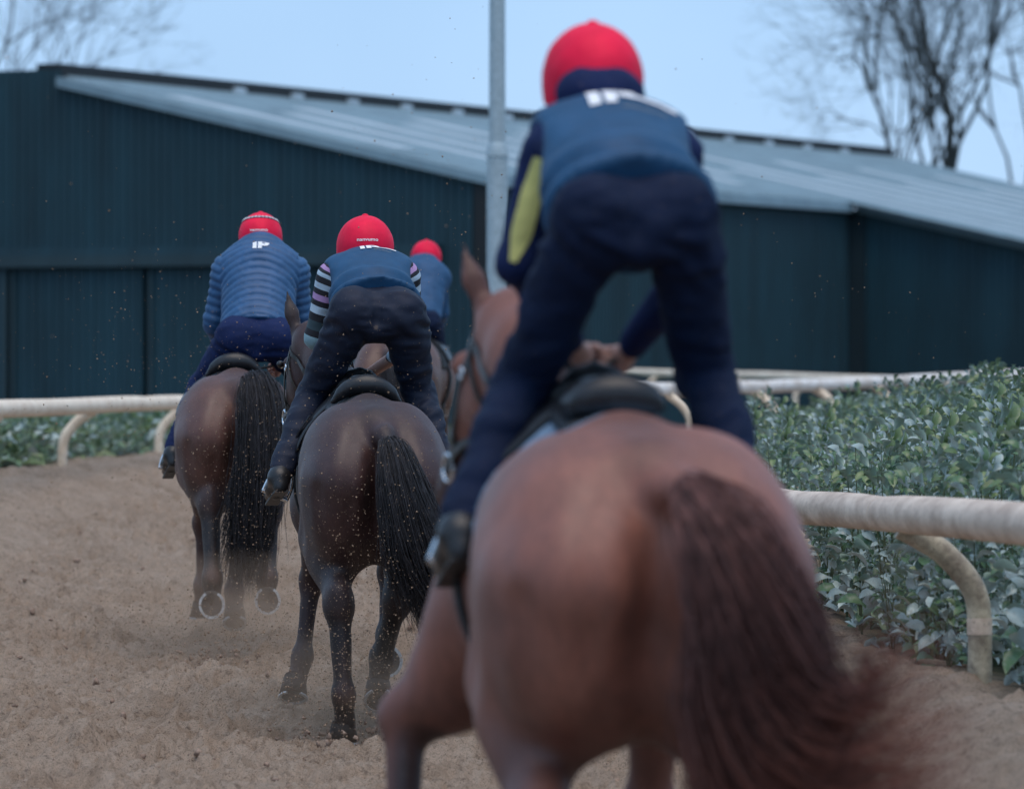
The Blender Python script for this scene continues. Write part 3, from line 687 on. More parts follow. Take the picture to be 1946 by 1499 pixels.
# ================================================================== HORSES
def lerp(a, b, t): return np.asarray(a) * (1 - t) + np.asarray(b) * t
def tf(origin, yaw):
    c, s = math.cos(yaw), math.sin(yaw); Rm = A([[c, -s, 0], [s, c, 0], [0, 0, 1]]); o = np.asarray(origin, float)
    return (lambda V: np.asarray(V, float) @ Rm.T + o), (lambda V: (np.asarray(V, float) - o) @ Rm)
def hair(curve, prof, flat, n, seed, thick=0.0026, wave=0.03, seg=14, core=0.42, fray=0.25, cols=None):
    """lock of horsehair: strands following a curve inside a widening section, over a soft core"""
    g = np.random.default_rng(seed); C = catmull(curve, 40); T, N, B = frames(C); pt, pr = A(prof).T
    ct = [c_[0] for c_ in cols]; cv = A([c_[1] for c_ in cols])
    colat = lambda u: np.stack([np.interp(u, ct, cv[:, c_]) for c_ in range(3)], -1)
    ncl = 150; cl = np.stack([g.uniform(0, 2 * math.pi, ncl), np.sqrt(g.random(ncl)), g.uniform(0, 6.28, ncl), g.uniform(2, 5, ncl), g.uniform(0.5, 1.6, ncl)], 1)
    k = cl[g.integers(0, ncl, n)]; col = lambda x: x[:, None]
    a = k[:, 0] + g.normal(0, 0.22, n); q = np.clip(k[:, 1] + g.normal(0, 0.16, n), 0, 1.25); fre = g.random(n) < 0.55; a = np.where(fre, g.uniform(0, 2 * math.pi, n), a); q = np.where(fre, np.sqrt(g.random(n)) * 1.05, q); ln = 1 - fray * g.random(n) ** 1.2; t0 = 0.34 * g.random(n) ** 1.6
    s = np.linspace(0, 1, seg); u = col(t0) + col(ln - t0) * s[None, :]; j = np.clip((u * 39).astype(int), 0, 38); f = (u * 39 - j)[..., None]
    c = C[j] * (1 - f) + C[j + 1] * f; Nn, Bb = N[j], B[j]; r = np.interp(u, pt, pr)
    ph = k[:, 2] + g.normal(0, 0.35, n); wv = wave * col(k[:, 4] * g.uniform(0.7, 1.3, n)) * u ** 1.5; fr = k[:, 3] * 1.4 + g.normal(0, 0.5, n)
    oN = col(np.cos(a) * q * flat[0]) * r + wv * np.sin(col(fr) * u + col(ph)); oB = col(np.sin(a) * q * flat[1]) * r + wv * np.cos(col(fr) * 0.8 * u + col(ph))
    ramp = np.minimum(1, (u - col(t0)) * 9 + 0.15)
    p = c + (oN * ramp)[..., None] * Nn + (oB * ramp)[..., None] * Bb + g.normal(0, 0.021, (n, 1, 3)) * (s ** 2)[None, :, None]
    rad = col(thick * g.uniform(0.6, 1.3, n)) * np.minimum(1, 4 * (1.03 - s))[None, :]
    V = np.stack([p + rad[..., None] * (math.cos(w) * Nn + math.sin(w) * Bb) for w in (0, 2.094, 4.189)], 2)        # n, seg, 3, xyz
    CC = np.repeat((colat(u) * g.uniform(0.6, 1.5, (n, 1, 1)))[:, :, None, :], 3, 2).reshape(-1, 3); V = V.reshape(-1, 3)
    base = (np.arange(n)[:, None, None] * seg + np.arange(seg - 1)[None, :, None]) * 3; e = np.arange(3)[None, None, :]; e2 = (e + 1) % 3
    F = np.stack([base + e, base + e2, base + 3 + e2, base + 3 + e], -1).reshape(-1, 4)
    if core:
        u = np.linspace(0, 0.86, 24); j = (u * 39).astype(int); r = np.interp(u, pt, pr) * core * np.minimum(1, 6 * (0.9 - u)); th = np.linspace(0, 2 * math.pi, 14, endpoint=False); v = []
        for q_, (jj, rr) in enumerate(zip(j, r)):
            w = 1 + 0.22 * np.sin(5 * th + 3 * u[q_]); v.append(C[jj] + rr * w[:, None] * (np.cos(th)[:, None] * N[jj] * flat[0] + np.sin(th)[:, None] * B[jj] * flat[1]))
        fc = A([(i * 14 + k, i * 14 + (k + 1) % 14, (i + 1) * 14 + (k + 1) % 14, (i + 1) * 14 + k) for i in range(23) for k in range(14)]) + len(V)
        V = np.concatenate([V] + v); F = np.concatenate([F, fc]); CC = np.concatenate([CC, np.repeat(colat(u) * 0.8, 14, 0)])
    return V, F, CC
def hoof_mesh(c, n, f):
    """wall from coronet to sole; n points out of the sole, f to the toe"""
    n = nrm(n); f = nrm(np.asarray(f) - n * np.dot(f, n)); s = np.cross(f, n); V = []; F = []; K = 16
    for d, r, sh in ((-0.015, 0.046, 0.0), (0.0, 0.052, 0.004), (0.035, 0.058, 0.015), (0.075, 0.066, 0.030), (0.072, 0.052, 0.03), (0.062, 0.01, 0.025)):
        for k in range(K):
            a = 2 * math.pi * k / K; V.append(c + n * d + f * (sh + r * 1.08 * math.cos(a)) + s * r * math.sin(a))
    for i in range(5):
        for k in range(K): F.append((i * K + k, i * K + (k + 1) % K, (i + 1) * K + (k + 1) % K, (i + 1) * K + k))
    F += [tuple(range(K)), tuple(5 * K + k for k in range(K))[::-1]]
    pts = []
    for k in range(25):
        a = R(-150 + 300 * k / 24); pts.append(c + n * 0.078 + f * (0.03 + 0.061 * 1.08 * math.cos(a)) + s * 0.061 * math.sin(a))
    SV, SF = strap(pts, np.tile(n, (25, 1)), 0.013, 0.008)
    return A(V), F, SV, SF
HORSES = {}
def horse(key, label, ref, yaw_deg, ground, pose, coatc, dark, tail, dustamt, hres=0.0125, tailmat='hair_black', nhair=520, wx=1.0):
    yaw = R(yaw_deg); fwd = A([-math.sin(yaw), math.cos(yaw), 0]); og = A([ref[0], ref[1], ground]) - fwd * 0.35
    W2, L2 = tf(og, yaw)
    Fd = Field((-0.62, -0.25, 0.02), (0.50, 2.72, 2.10), hres)
    dz = pose.get('dz', 0)
    # trunk
    Fd.ell((0, 0.98, 1.13), (0.295, 0.62, 0.315), 0.10)
    Fd.ell((0, 1.22, 1.12), (0.28, 0.42, 0.36), 0.10)
    Fd.cone((0, 0.20, 1.385), (0, 0.62, 1.40), 0.075, 0.10, 0.10)
    Fd.cone((0, 0.62, 1.38), (0, 1.08, 1.37), 0.10, 0.09, 0.10)
    Fd.cone((0, 1.05, 1.42), (0, 1.38, 1.44), 0.07, 0.075, 0.12)
    for s in (-1, 1):
        Fd.ell((s * 0.125, 0.38, 1.19), (0.200, 0.36, 0.285), 0.09)
        Fd.ell((s * 0.165, 0.20, 1.08), (0.155, 0.21, 0.27), 0.08)
        Fd.ell((s * 0.14, 0.62, 1.20), (0.165, 0.24, 0.23), 0.10)
        Fd.ell((s * 0.13, 1.45, 1.12), (0.155, 0.25, 0.33), 0.10)
        Fd.ell((s * 0.11, 1.62, 1.08), (0.11, 0.12, 0.17), 0.08)
    # hind legs
    pts = []
    for nm, s in (('LH', -1), ('RH', 1)):
        st, hk, ft, co = [A(q, float) for q in pose[nm][:4]]; hip = A([s * 0.155, 0.36, 1.14])
        Fd.cone(hip, st, 0.205, 0.135, 0.09, w=(1, 0, 0), f=0.84)
        ha = lerp(st, hk, 0.42) + A([0, -0.05, 0.0])
        Fd.cone((s * 0.155, 0.10, 1.14), ha, 0.145, 0.080, 0.06, w=(1, 0, 0), f=0.92)
        Fd.cone((s * 0.205, 0.20, 1.14), lerp(st, hk, 0.28) + A([s * 0.02, -0.03, 0]), 0.13, 0.085, 0.05)
        Fd.cone(lerp(st, hk, 0.05), hk, 0.130, 0.060, 0.06, w=(1, 0, 0), f=0.90)
        Fd.cone(ha, hk + A([0, -0.035, 0.06]), 0.045, 0.026, 0.04)
        d = nrm(ft - hk); bk = nrm(A([0, -1, 0]) - d * np.dot([0, -1, 0], d))
        Fd.ell(hk, (0.062, 0.072, 0.085), 0.06); Fd.cone(hk - d * 0.06 + bk * 0.055, hk + d * 0.03 + bk * 0.03, 0.030, 0.028, 0.03)
        Fd.ell((s * 0.10, 0.26, 0.94), (0.13, 0.17, 0.19), 0.09)
        Fd.cone(hk, ft, 0.052, 0.043, 0.03); Fd.cone(hk + d * 0.06 + bk * 0.026, ft + bk * 0.024, 0.028, 0.029, 0.025)
        Fd.ell(ft, (0.056, 0.060, 0.062), 0.03); Fd.cone(ft, co, 0.047, 0.051, 0.03); pts.append((hk, ft, co, 0.05))
    for nm, s in (('LF', -1), ('RF', 1)):
        el, kn, ft, co = [A(q, float) for q in pose[nm][:4]]
        Fd.cone((s * 0.15, 1.52, 1.10), el, 0.135, 0.115, 0.08)
        Fd.cone(el, kn, 0.10, 0.050, 0.06, w=(1, 0, 0), f=0.85); Fd.cone(el + A([0, 0.05, 0]), lerp(el, kn, 0.5) + A([0, 0.03, 0]), 0.07, 0.05, 0.05)
        d = nrm(ft - kn); bk = nrm(A([0, -1, 0]) - d * np.dot([0, -1, 0], d))
        Fd.ell(kn, (0.058, 0.058, 0.070), 0.04); Fd.cone(kn, ft, 0.046, 0.039, 0.03); Fd.cone(kn + d * 0.05 + bk * 0.024, ft + bk * 0.02, 0.025, 0.025, 0.025)
        Fd.ell(ft, (0.052, 0.055, 0.056), 0.03); Fd.cone(ft, co, 0.043, 0.048, 0.03)
        if pose.get('forearm') and nm == 'LF': Fd.cone(el + A([0.03, 0, 0.06]), lerp(el, kn, 0.70) + A([0.05, 0, -0.02]), 0.135, 0.095, 0.07); pts.append((kn, ft, co, 0.0))
    # crease between the buttocks, hollow of the flank, groove along the spine
    Fd.cone((0, 0.0, 1.22), (0, 0.02, 0.78), 0.028, 0.055, 0.06, op='sub')
    Fd.cone((0, 0.18, 1.505), (0, 0.55, 1.525), 0.016, 0.012, 0.05, op='sub')
    for s in (-1, 1):
        Fd.ell((s * 0.36, 0.66, 1.06), (0.07, 0.10, 0.17), 0.10, op='sub')
        Fd.cone((s * 0.30, 0.02, 1.10), (s * 0.265, 0.06, 0.80), 0.018, 0.014, 0.05, op='sub')
    # dock
    tp = A(tail['curve']); Fd.cone((0, 0.22, 1.36), tp[0], 0.07, 0.042, 0.06); Fd.cone(tp[0], lerp(tp[0], tp[1], 0.8), 0.042, 0.026, 0.03)
    # neck and head
    ears = []
    nb, ny = A(pose['neck'][0], float), A(pose['neck'][1], float); po = A(pose['poll'], float); mz = A(pose['muzzle'], float); hd = nrm(mz - po)
    Fd.cone((0, 1.44, 1.22), nb, 0.23, 0.175, 0.10, w=(1, 0, 0), f=0.62); Fd.cone(nb, ny, 0.175, 0.135, 0.10, w=(1, 0, 0), f=0.58)
    Fd.cone(ny, po - A([0, 0.02, 0.03]), 0.130, 0.105, 0.08, w=(1, 0, 0), f=0.66)
    sd = nrm(np.cross(hd, [0, 0, 1])); hu = np.cross(sd, hd); HL = np.linalg.norm(mz - po)
    Fd.cone(po - hu * 0.02, po + hd * HL * 0.55 - hu * 0.02, 0.105, 0.082, 0.05, w=sd, f=0.86)
    Fd.cone(po + hd * HL * 0.5 - hu * 0.02, mz, 0.082, 0.060, 0.04, w=sd, f=0.80)
    Fd.ell(mz + hd * 0.01 - hu * 0.015, (0.055, 0.06, 0.058), 0.03)
    for s in (-1, 1):
        Fd.ell(po + hd * 0.17 - hu * 0.085 + sd * s * 0.045, (0.045, 0.10, 0.095), 0.05, M=[sd, hd, hu])
        Fd.ell(po + hd * 0.17 + hu * 0.035 + sd * s * 0.078, (0.028, 0.04, 0.028), 0.03, M=[sd, hd, hu])
        Fd.ell(mz + hd * 0.03 + hu * 0.02 + sd * s * 0.042, (0.016, 0.02, 0.016), 0.015, op='sub')
        eb = po + hu * 0.075 + sd * s * 0.052 + hd * 0.01; er = nrm(hu * 0.5 + A([0, 0, 0.7]) - hd * pose.get('earback', 0.35) * 0.5 + sd * s * 0.22)
        ears.append((eb, eb + er * 0.2)); ef = nrm(np.cross(er, sd * 1.0)); es = np.cross(ef, er)
        e_ = pose.get('ear', 1.0); Fd.cone(eb - er * 0.02, eb + er * 0.09 * e_, 0.030, 0.036 * e_, 0.03, w=ef, f=0.62); Fd.cone(eb + er * 0.09 * e_, eb + er * 0.205 * e_, 0.036 * e_, 0.006, 0.02, w=ef, f=0.62)
        Fd.cone(eb + er * 0.03 + ef * 0.034, eb + er * 0.15 + ef * 0.022, 0.020, 0.010, 0.012, op='sub')
    V, Q = Fd.mesh(3)
    V[:, 0] *= wx
    # muscle relief
    N = vnormals(V, Q); V = V + N * (fbm(V * A([9, 5, 4]) + 3, 2) * 0.0045)[:, None]
    rear = 1 - sstep(0.30, 0.48, V[:, 1])
    for (x0, z0, x1, z1, wd, dp) in ((0.085, 1.38, 0.185, 0.92, 0.040, 0.008), (0.215, 1.36, 0.255, 0.86, 0.036, 0.007), (0.12, 1.10, 0.10, 0.74, 0.030, 0.007)):
        tt = np.clip((V[:, 2] - z0) / (z1 - z0), -0.2, 1.2); xc = wx * (x0 + (x1 - x0) * tt + 0.02 * np.sin(tt * 5)); fade = sstep(-0.1, 0.2, tt) * (1 - sstep(0.85, 1.15, tt))
        V = V - N * (rear * fade * dp * np.exp(-((np.abs(V[:, 0]) - xc) / wd) ** 2))[:, None]
    # colours: coat, black points, lower shade painted in, dark muzzle, dust
    c = np.tile(A(coatc, float), (len(V), 1)); blk = np.zeros(len(V))
    for (a, b, e, ex) in pts:
        d1, t1 = segdist(V, a + (a - b) * 0.25, e); blk = np.maximum(blk, (1 - sstep(0.07, 0.10, d1)) * (0.35 + 0.65 * sstep(-0.1, 0.45, t1)))
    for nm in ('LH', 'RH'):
        d1, t1 = segdist(V, A(pose[nm][0]) * 0.35 + A(pose[nm][1]) * 0.65, pose[nm][1]); blk = np.maximum(blk, 0.6 * (1 - sstep(0.08, 0.20, d1)))  # points carried up the gaskin, painting shade onto the lower hindquarters
    d1, _ = segdist(V, po + hd * HL * 0.75, mz + hd * 0.05); blk = np.maximum(blk, 0.85 * (1 - sstep(0.07, 0.13, d1)))
    blk = np.maximum(blk, 0.75 * (1 - sstep(0.02, 0.07, segdist(V, tp[0], lerp(tp[0], tp[1], 0.9))[0])) * tail.get('black', 1))
    for (e0, e1) in ears:
        d1, t1 = segdist(V, e0, e1); blk = np.maximum(blk, (1 - sstep(0.035, 0.06, d1)) * (0.45 + 0.4 * t1))
    under = sstep(1.0, 0.75, V[:, 2]) * 0.35  # coat darkened low down, shade put into the colour
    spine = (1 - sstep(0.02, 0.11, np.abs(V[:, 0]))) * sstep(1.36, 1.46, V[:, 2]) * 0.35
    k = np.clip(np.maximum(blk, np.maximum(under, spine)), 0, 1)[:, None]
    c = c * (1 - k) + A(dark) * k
    dust = np.clip(dustamt * (0.35 + 0.65 * sstep(1.25, 0.5, V[:, 2]) + 0.8 * sstep(0.75, 0.3, V[:, 2])) * sstep(2.0, 0.4, V[:, 1]), 0, 1)
    root = empty('horse', og, label, 'horse'); root.rotation_euler = (0, 0, yaw)
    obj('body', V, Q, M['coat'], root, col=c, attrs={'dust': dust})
    for nm in ('LH', 'RH', 'LF', 'RF'):
        co = A(pose[nm][3], float); n, f = pose[nm][4] if len(pose[nm]) > 4 else ((0, 0, -1), (0, 1, 0.0))
        HV, HF, SV, SF = hoof_mesh(co, n, f); h = obj('hoof', HV, HF, M['hoof'], root); obj('horseshoe', SV, SF, M['shoe'], h, smooth=False)
    HV, HF, HC = hair(tail['curve'], tail['prof'], tail['flat'], nhair, hash(key) % 97 if False else len(key) * 7 + 1, wave=tail.get('wave', 0.02), fray=tail.get('fray', 0.25), thick=tail.get('thick', 0.0016), cols=tail['cols'], core=tail.get('core', 0.42))
    obj('tail', HV, HF, M['hair'], root, col=HC)
    # mane: short strands along the crest, falling to the right
    g = np.random.default_rng(4); crest = catmull([A([0, 1.40, 1.52]), nb + A([0, -0.04, 0.155]), ny + A([0, -0.05, 0.125]), po + A([0, -0.03, 0.085])], 30); mb = MB()
    for i in range(170):
        j = g.integers(0, 30); p = crest[j] + g.normal(0, 0.008, 3); L = g.uniform(0.09, 0.17); dx = g.uniform(0.02, 0.07)
        mb.tube(catmull([p - [0, 0, 0.02], p + [dx * 0.5, -0.02, 0.025], p + [dx * 1.1, -0.05, -0.03], p + [dx * 1.3, -0.06, -L]], 6), [0.004, 0.004, 0.004, 0.0035, 0.003, 0.001], 3, cap=False)
    for i in range(24):
        p = po + sd * g.normal(0, 0.02) + hu * 0.085; mb.tube(catmull([p, p + hd * 0.05 + hu * 0.03, p + hd * 0.16 + sd * g.normal(0, 0.02) + hu * 0.005], 5), [0.004, 0.004, 0.003, 0.002, 0.001], 3, cap=False)
    MV, MF = mb.get(); obj('mane', MV, MF, M['hair_black'], root)
    for s in (-1, 1):
        ec = po + hd * 0.175 + hu * 0.035 + sd * s * 0.098; e = obj('eye', IV * 0.017 + ec, IF, M['leather'], root)
    bvh = BVHTree.FromPolygons([tuple(v) for v in V], [tuple(int(i) for i in q) for q in Q])
    HORSES[key] = dict(root=root, bvh=bvh, W=W2, L=L2, og=og, yaw=yaw, po=po, mz=mz, hd=hd, hu=hu, sd=sd, HL=HL)
    return HORSES[key]
def ray(bvh, o, d, mx=1.5):
    h = bvh.ray_cast(Vector(o), Vector(nrm(d)), mx)
    return (A(h[0]), A(h[1])) if h[0] is not None else None
def strap_ring(H, c, ax, up, w, off, t=0.004, n=40):
    ax = nrm(ax); a1 = nrm(np.asarray(up) - ax * np.dot(up, ax)); a2 = np.cross(ax, a1); pts = []; nor = []
    for k in range(n):
        a = 2 * math.pi * k / n; d = a1 * math.cos(a) + a2 * math.sin(a); h = ray(H['bvh'], c, d, 0.7)
        r = np.linalg.norm(h[0] - c) if h is not None else 0.1; pts.append(r); nor.append(d)
    r = A(pts); r = np.maximum(r, (np.roll(r, 1) + np.roll(r, -1)) / 2); nor = A(nor)
    return strap(c + (r[:, None] + off) * nor, nor, w, t, True)
def bridle(H, label, hands):
    po, mz, hd, hu, sd, HL = (H[k] for k in ('po', 'mz', 'hd', 'hu', 'sd', 'HL')); og = H['og']
    b = empty('bridle', H['W'](po), label, 'bridle'); b.rotation_euler = (0, 0, H['yaw']); o0 = po
    V, F = strap_ring(H, po + hd * 0.045 - hu * 0.03, hd * 1.0 - hu * 0.35, hu, 0.022, 0.003); obj('headpiece', V, F, M['leather'], b, o0, smooth=False)
    V, F = strap_ring(H, po + hd * 0.10 - hu * 0.03, hd + hu * 0.35, hu, 0.018, 0.004); obj('browband', V, F, M['leather'], b, o0, smooth=False)
    V, F = strap_ring(H, po + hd * HL * 0.68 - hu * 0.02, hd, hu, 0.028, 0.004); obj('noseband', V, F, M['leather'], b, o0, smooth=False)
    bits = []
    for s in (-1, 1):
        pts = []; nor = []
        for t in np.linspace(0.05, HL * 0.84, 14):
            c = po + hd * t - hu * (0.02 + 0.02 * t); h = ray(H['bvh'], c, sd * s, 0.3)
            pts.append((h[0] if h else c + sd * s * 0.07) + sd * s * 0.006); nor.append(sd * s)
        V, F = strap(pts, A(nor), 0.018, 0.005); cp = obj('cheekpiece', V, F, M['leather'], b, o0, smooth=False)
        bt = pts[-1]; bits.append(bt + sd * s * 0.01)
        V, F = tube([bt + 0.035 * (hd * math.cos(a) + hu * math.sin(a)) + sd * s * 0.006 for a in np.linspace(0, 2 * math.pi, 18)], 0.0055, 8); obj('bit_ring', V, F, M['steel'], b, o0)
        V, F = tube([pts[3] + sd * s * 0.004 + 0.014 * (hd * math.cos(a) + hu * math.sin(a)) for a in np.linspace(0, 2 * math.pi, 12)], 0.004, 6); obj('buckle', V, F, M['steel'], cp, o0)
    for s, hp in zip((-1, 1), hands):
        a = bits[0 if s < 0 else 1]; e = H['L'](hp); md = lerp(a, e, 0.5) + sd * s * 0.06 - A([0, 0, 0.05]); c = catmull([a, lerp(a, md, 0.6) + sd * s * 0.03, md, lerp(md, e, 0.6), e], 24)
        V, F = strap(c, np.tile(nrm(sd * s), (24, 1)), 0.018, 0.004); obj('rein', V, F, M['leather'], b, o0, smooth=False)
    e0, e1 = H['L'](hands[0]), H['L'](hands[1]); V, F = tube(catmull([e0, lerp(e0, e1, 0.5) - A([0, 0.0, 0.03]), e1], 8), 0.007, 6); obj('rein', V, F, M['leather'], b, o0)
    return b
def saddle(H, label, y0, feet, cloth=M['web'], cw=0.145):
    """exercise saddle: pad over the back, panels, seat with raised cantle, girth, stirrups down to the rider's feet"""
    og = H['W']((0, y0, 1.45)); s_ = empty('saddle', og, label, 'saddle'); s_.rotation_euler = (0, 0, H['yaw']); o0 = A([0, y0, 1.45]); bv = H['bvh']
    def drape(y, a, off):
        c = A([0, y, 1.12]); d = A([math.sin(a), 0, math.cos(a)]); h = ray(bv, c, d, 0.7); r = np.linalg.norm(h[0] - c) if h else 0.33
        return c + d * (r + off), d
    def pad(ya, yb, amax, off, th, nm, mat, ny=9, na=25):
        V = []; F = []
        for lay in (0, 1):
            for i in range(ny):
                y = ya + (yb - ya) * i / (ny - 1)
                for k in range(na):
                    a = -amax + 2 * amax * k / (na - 1); p, d = drape(y, a, off + th * lay * (1 if 0 < k < na - 1 and 0 < i < ny - 1 else 0.6)); V.append(p)
        n = ny * na
        for i in range(ny - 1):
            for k in range(na - 1):
                a = i * na + k; F += [(a, a + na, a + na + 1, a + 1), (n + a, n + a + 1, n + a + na + 1, n + a + na)]
        rim = [k for k in range(na)] + [i * na + na - 1 for i in range(1, ny)] + [(ny - 1) * na + k for k in range(na - 2, -1, -1)] + [i * na for i in range(ny - 2, 0, -1)]
        for a, b in zip(rim, rim[1:] + rim[:1]): F.append((a, b, n + b, n + a))
        return obj(nm, A(V), F, mat, s_, o0)
    pad(y0 - 0.28, y0 + 0.28, R(74), 0.005, 0.014, 'saddle_cloth', cloth)
    pad(y0 - 0.22, y0 + 0.25, R(28 * cw / 0.145), 0.020, 0.018, 'panel', M['leather'])
    pad(y0 + 0.02, y0 + 0.26, R(66), 0.028, 0.010, 'flap', M['leather'])
    Fd = Field(o0 - A([0.3, 0.45, 0.35]), o0 + A([0.3, 0.45, 0.35]), 0.012); tz = 1.0
    top = lambda y: drape(y, 0, 0.05)[0][2]
    Fd.cone((0, y0 - 0.12, top(y0 - 0.12) + 0.0), (0, y0 + 0.14, top(y0 + 0.14) + 0.0), 0.12, 0.06, 0.04, w=(0, 0, 1), f=0.35)
    zc = top(y0 - 0.22); arc = [A([x, y0 - 0.22 + 0.04 * (x / 0.17) ** 2, zc + 0.030 - 0.085 * (abs(x) / 0.14) ** 2.0]) for x in np.linspace(-cw, cw, 9)]
    Fd.chain(arc, [0.016] + [0.022] * 7 + [0.016], 0.03); Fd.cone((0, y0 - 0.16, zc + 0.01), (0, y0 - 0.05, zc), 0.07, 0.07, 0.06, w=(0, 0, 1), f=0.5)
    zp = top(y0 + 0.22); Fd.chain([A([x, y0 + 0.22, zp + 0.03 - 0.10 * (abs(x) / 0.12) ** 2]) for x in np.linspace(-0.13, 0.13, 7)], [0.02] * 7, 0.03)
    V, Q = Fd.mesh(2); obj('seat', V, Q, M['leather'], s_, o0)
    V, F = strap_ring(H, A([0, y0 + 0.10, 1.10]), (0, 1, 0), (0, 0, 1), 0.085, 0.008, 0.008, 48); obj('girth', V, F, M['web'], s_, o0, smooth=False)
    for s, (ank, toe) in zip((-1, 1), feet):
        ft = H['L'](lerp(ank, toe, 0.62)); p, d = drape(y0 + 0.06, s * R(38), 0.05); b = ft + A([0, 0, -0.055])
        up = nrm(p - b); tp = b + up * 0.155
        V, F = strap(catmull([p, lerp(p, tp, 0.5) + A([s * 0.02, 0, 0]), tp], 12), np.tile(A([s, 0, 0]), (12, 1)), 0.024, 0.006); obj('stirrup_leather', V, F, M['leather'], s_, o0, smooth=False)
        f = nrm(H['L'](toe) - H['L'](ank)); sdv = nrm(np.cross(f, up)); w = 0.058
        loop = [b + sdv * w, b + sdv * w * 0.95 + up * 0.06, b + sdv * w * 0.55 + up * 0.125, tp, b - sdv * w * 0.55 + up * 0.125, b - sdv * w * 0.95 + up * 0.06, b - sdv * w]
        mb = MB(); mb.tube(catmull(loop, 30), 0.0065, 8); mb.tube([b - sdv * w * 1.05, b + sdv * w * 1.05], 0.011, 8); V, F = mb.get(); obj('stirrup_iron', V, F, M['steel'], s_, o0)
    return s_
BACK = ((0, -1, 0.05), (0, 0.05, -1)); DOWN = ((0, 0, -1), (0, 1, 0.05))
H1 = horse('front', 'large chestnut brown horse, nearest and blurred, its tail swishing right', (0.285, 12.75), 6, 0.0, dict(
    LH=[(-.215, .52, .92), (-.225, .15, .60), (-.21, .25, .24), (-.21, .31, .12)], RH=[(.205, .50, .90), (.18, .10, .58), (.16, .05, .22), (.16, .10, .10)],
    LF=[(-.21, 1.45, 1.0), (-.385, 1.55, .765), (-.395, 1.47, .44), (-.395, 1.45, .33), BACK], RF=[(.17, 1.35, .98), (.16, 1.55, .55), (.16, 1.52, .22), (.16, 1.57, .10)],
    neck=[(-.04, 1.66, 1.40), (-.085, 1.90, 1.61)], poll=(-.095, 2.05, 1.725), muzzle=(-.19, 2.42, 1.31), earback=0.15, forearm=1, ear=0.85),
    (0.235, 0.092, 0.062), (0.026, 0.012, 0.011), dict(curve=[(0.05, 0.06, 1.345), (0.075, -0.06, 1.335), (0.125, -0.14, 1.25), (0.175, -0.16, 1.06), (0.225, -0.15, 0.86), (0.36, -0.14, 0.73), (0.70, -0.12, 0.77)],
    prof=[(0, .022), (.12, .045), (.3, .078), (.5, .078), (.65, .09), (.82, .19), (1, .27)], flat=(1.0, 0.75), wave=0.13, fray=0.6, black=0.35, thick=0.0017, core=0.5, cols=[(0, (.23, .100, .078)), (.3, (.19, .092, .082)), (.55, (.085, .038, .034)), (.8, (.125, .043, .030)), (1, (.17, .056, .036))]), 0.10, tailmat='hair_brown', nhair=4200, wx=1.10)
H2 = horse('middle', 'dark bay horse in sharp focus in the middle, sand spattered, black tail', (-0.60, 24.6), 5.5, 0.0, dict(
    LH=[(-.205, .50, .90), (-.175, .10, .61), (-.155, .08, .23), (-.145, .12, .10)], RH=[(.18, .60, .90), (.12, .46, .62), (.055, .60, .36), (.04, .61, .25), ((0, -.75, -.6), (0, .55, -.7))],
    LF=[(-.19, 1.35, .98), (-.20, 1.62, .66), (-.245, 1.58, .32), (-.27, 1.56, .22), ((-.1, -.45, -.9), (0, .9, -.45))], RF=[(.16, 1.33, .98), (.17, 1.62, .70), (.15, 1.52, .42), (.14, 1.47, .33), BACK],
    neck=[(-.03, 1.68, 1.42), (-.12, 1.93, 1.62)], poll=(-.18, 2.08, 1.75), muzzle=(-.24, 2.44, 1.35), earback=0.2),
    (0.047, 0.0185, 0.016), (0.010, 0.009, 0.011), dict(curve=[(0.03, 0.05, 1.335), (0.06, -0.06, 1.27), (0.10, -0.12, 1.08), (0.15, -0.10, 0.88), (0.21, -0.03, 0.68), (0.26, 0.04, 0.46)],
    prof=[(0, .03), (.12, .055), (.35, .10), (.62, .135), (.8, .11), (1, .05)], flat=(1.0, 0.55), wave=0.04, fray=0.5, core=0.34, cols=[(0, (.045, .038, .038)), (.2, (.028, .028, .034)), (1, (.036, .034, .037))]), 0.55, nhair=2600, wx=0.95)
H3 = horse('left', 'bay horse at the left with both hind hooves off the ground, showing pale shoes', (-1.445, 29.9), 4.5, 0.116, dict(
    LH=[(-.20, .48, .98), (-.15, .10, .80), (-.145, -.02, .42), (-.145, -.02, .315), BACK], RH=[(.20, .48, .98), (.17, .12, .77), (.15, .0, .42), (.145, .0, .335), BACK],
    LF=[(-.17, 1.35, .98), (-.15, 1.72, .66), (-.15, 1.74, .32), (-.15, 1.80, .22)], RF=[(.15, 1.33, .98), (.06, 1.60, .62), (.02, 1.50, .30), (.02, 1.48, .21), ((0, -.6, -.8), (0, .8, -.6))],
    neck=[(0, 1.68, 1.44), (0, 1.93, 1.62)], poll=(0, 2.08, 1.72), muzzle=(0, 2.45, 1.36), earback=0.2),
    (0.105, 0.044, 0.031), (0.014, 0.011, 0.012), dict(curve=[(0.06, 0.08, 1.42), (0.09, -0.03, 1.455), (0.12, -0.13, 1.30), (0.11, -0.17, 1.03), (0.07, -0.14, 0.78), (0.03, -0.08, 0.55), (-0.01, -0.05, 0.32)],
    prof=[(0, .03), (.12, .07), (.3, .12), (.6, .11), (.8, .09), (1, .06)], flat=(1.0, 0.6), wave=0.06, fray=0.5, core=0.34, cols=[(0, (.045, .038, .038)), (.2, (.028, .028, .034)), (1, (.036, .034, .037))]), 0.45, nhair=2200, wx=0.97)
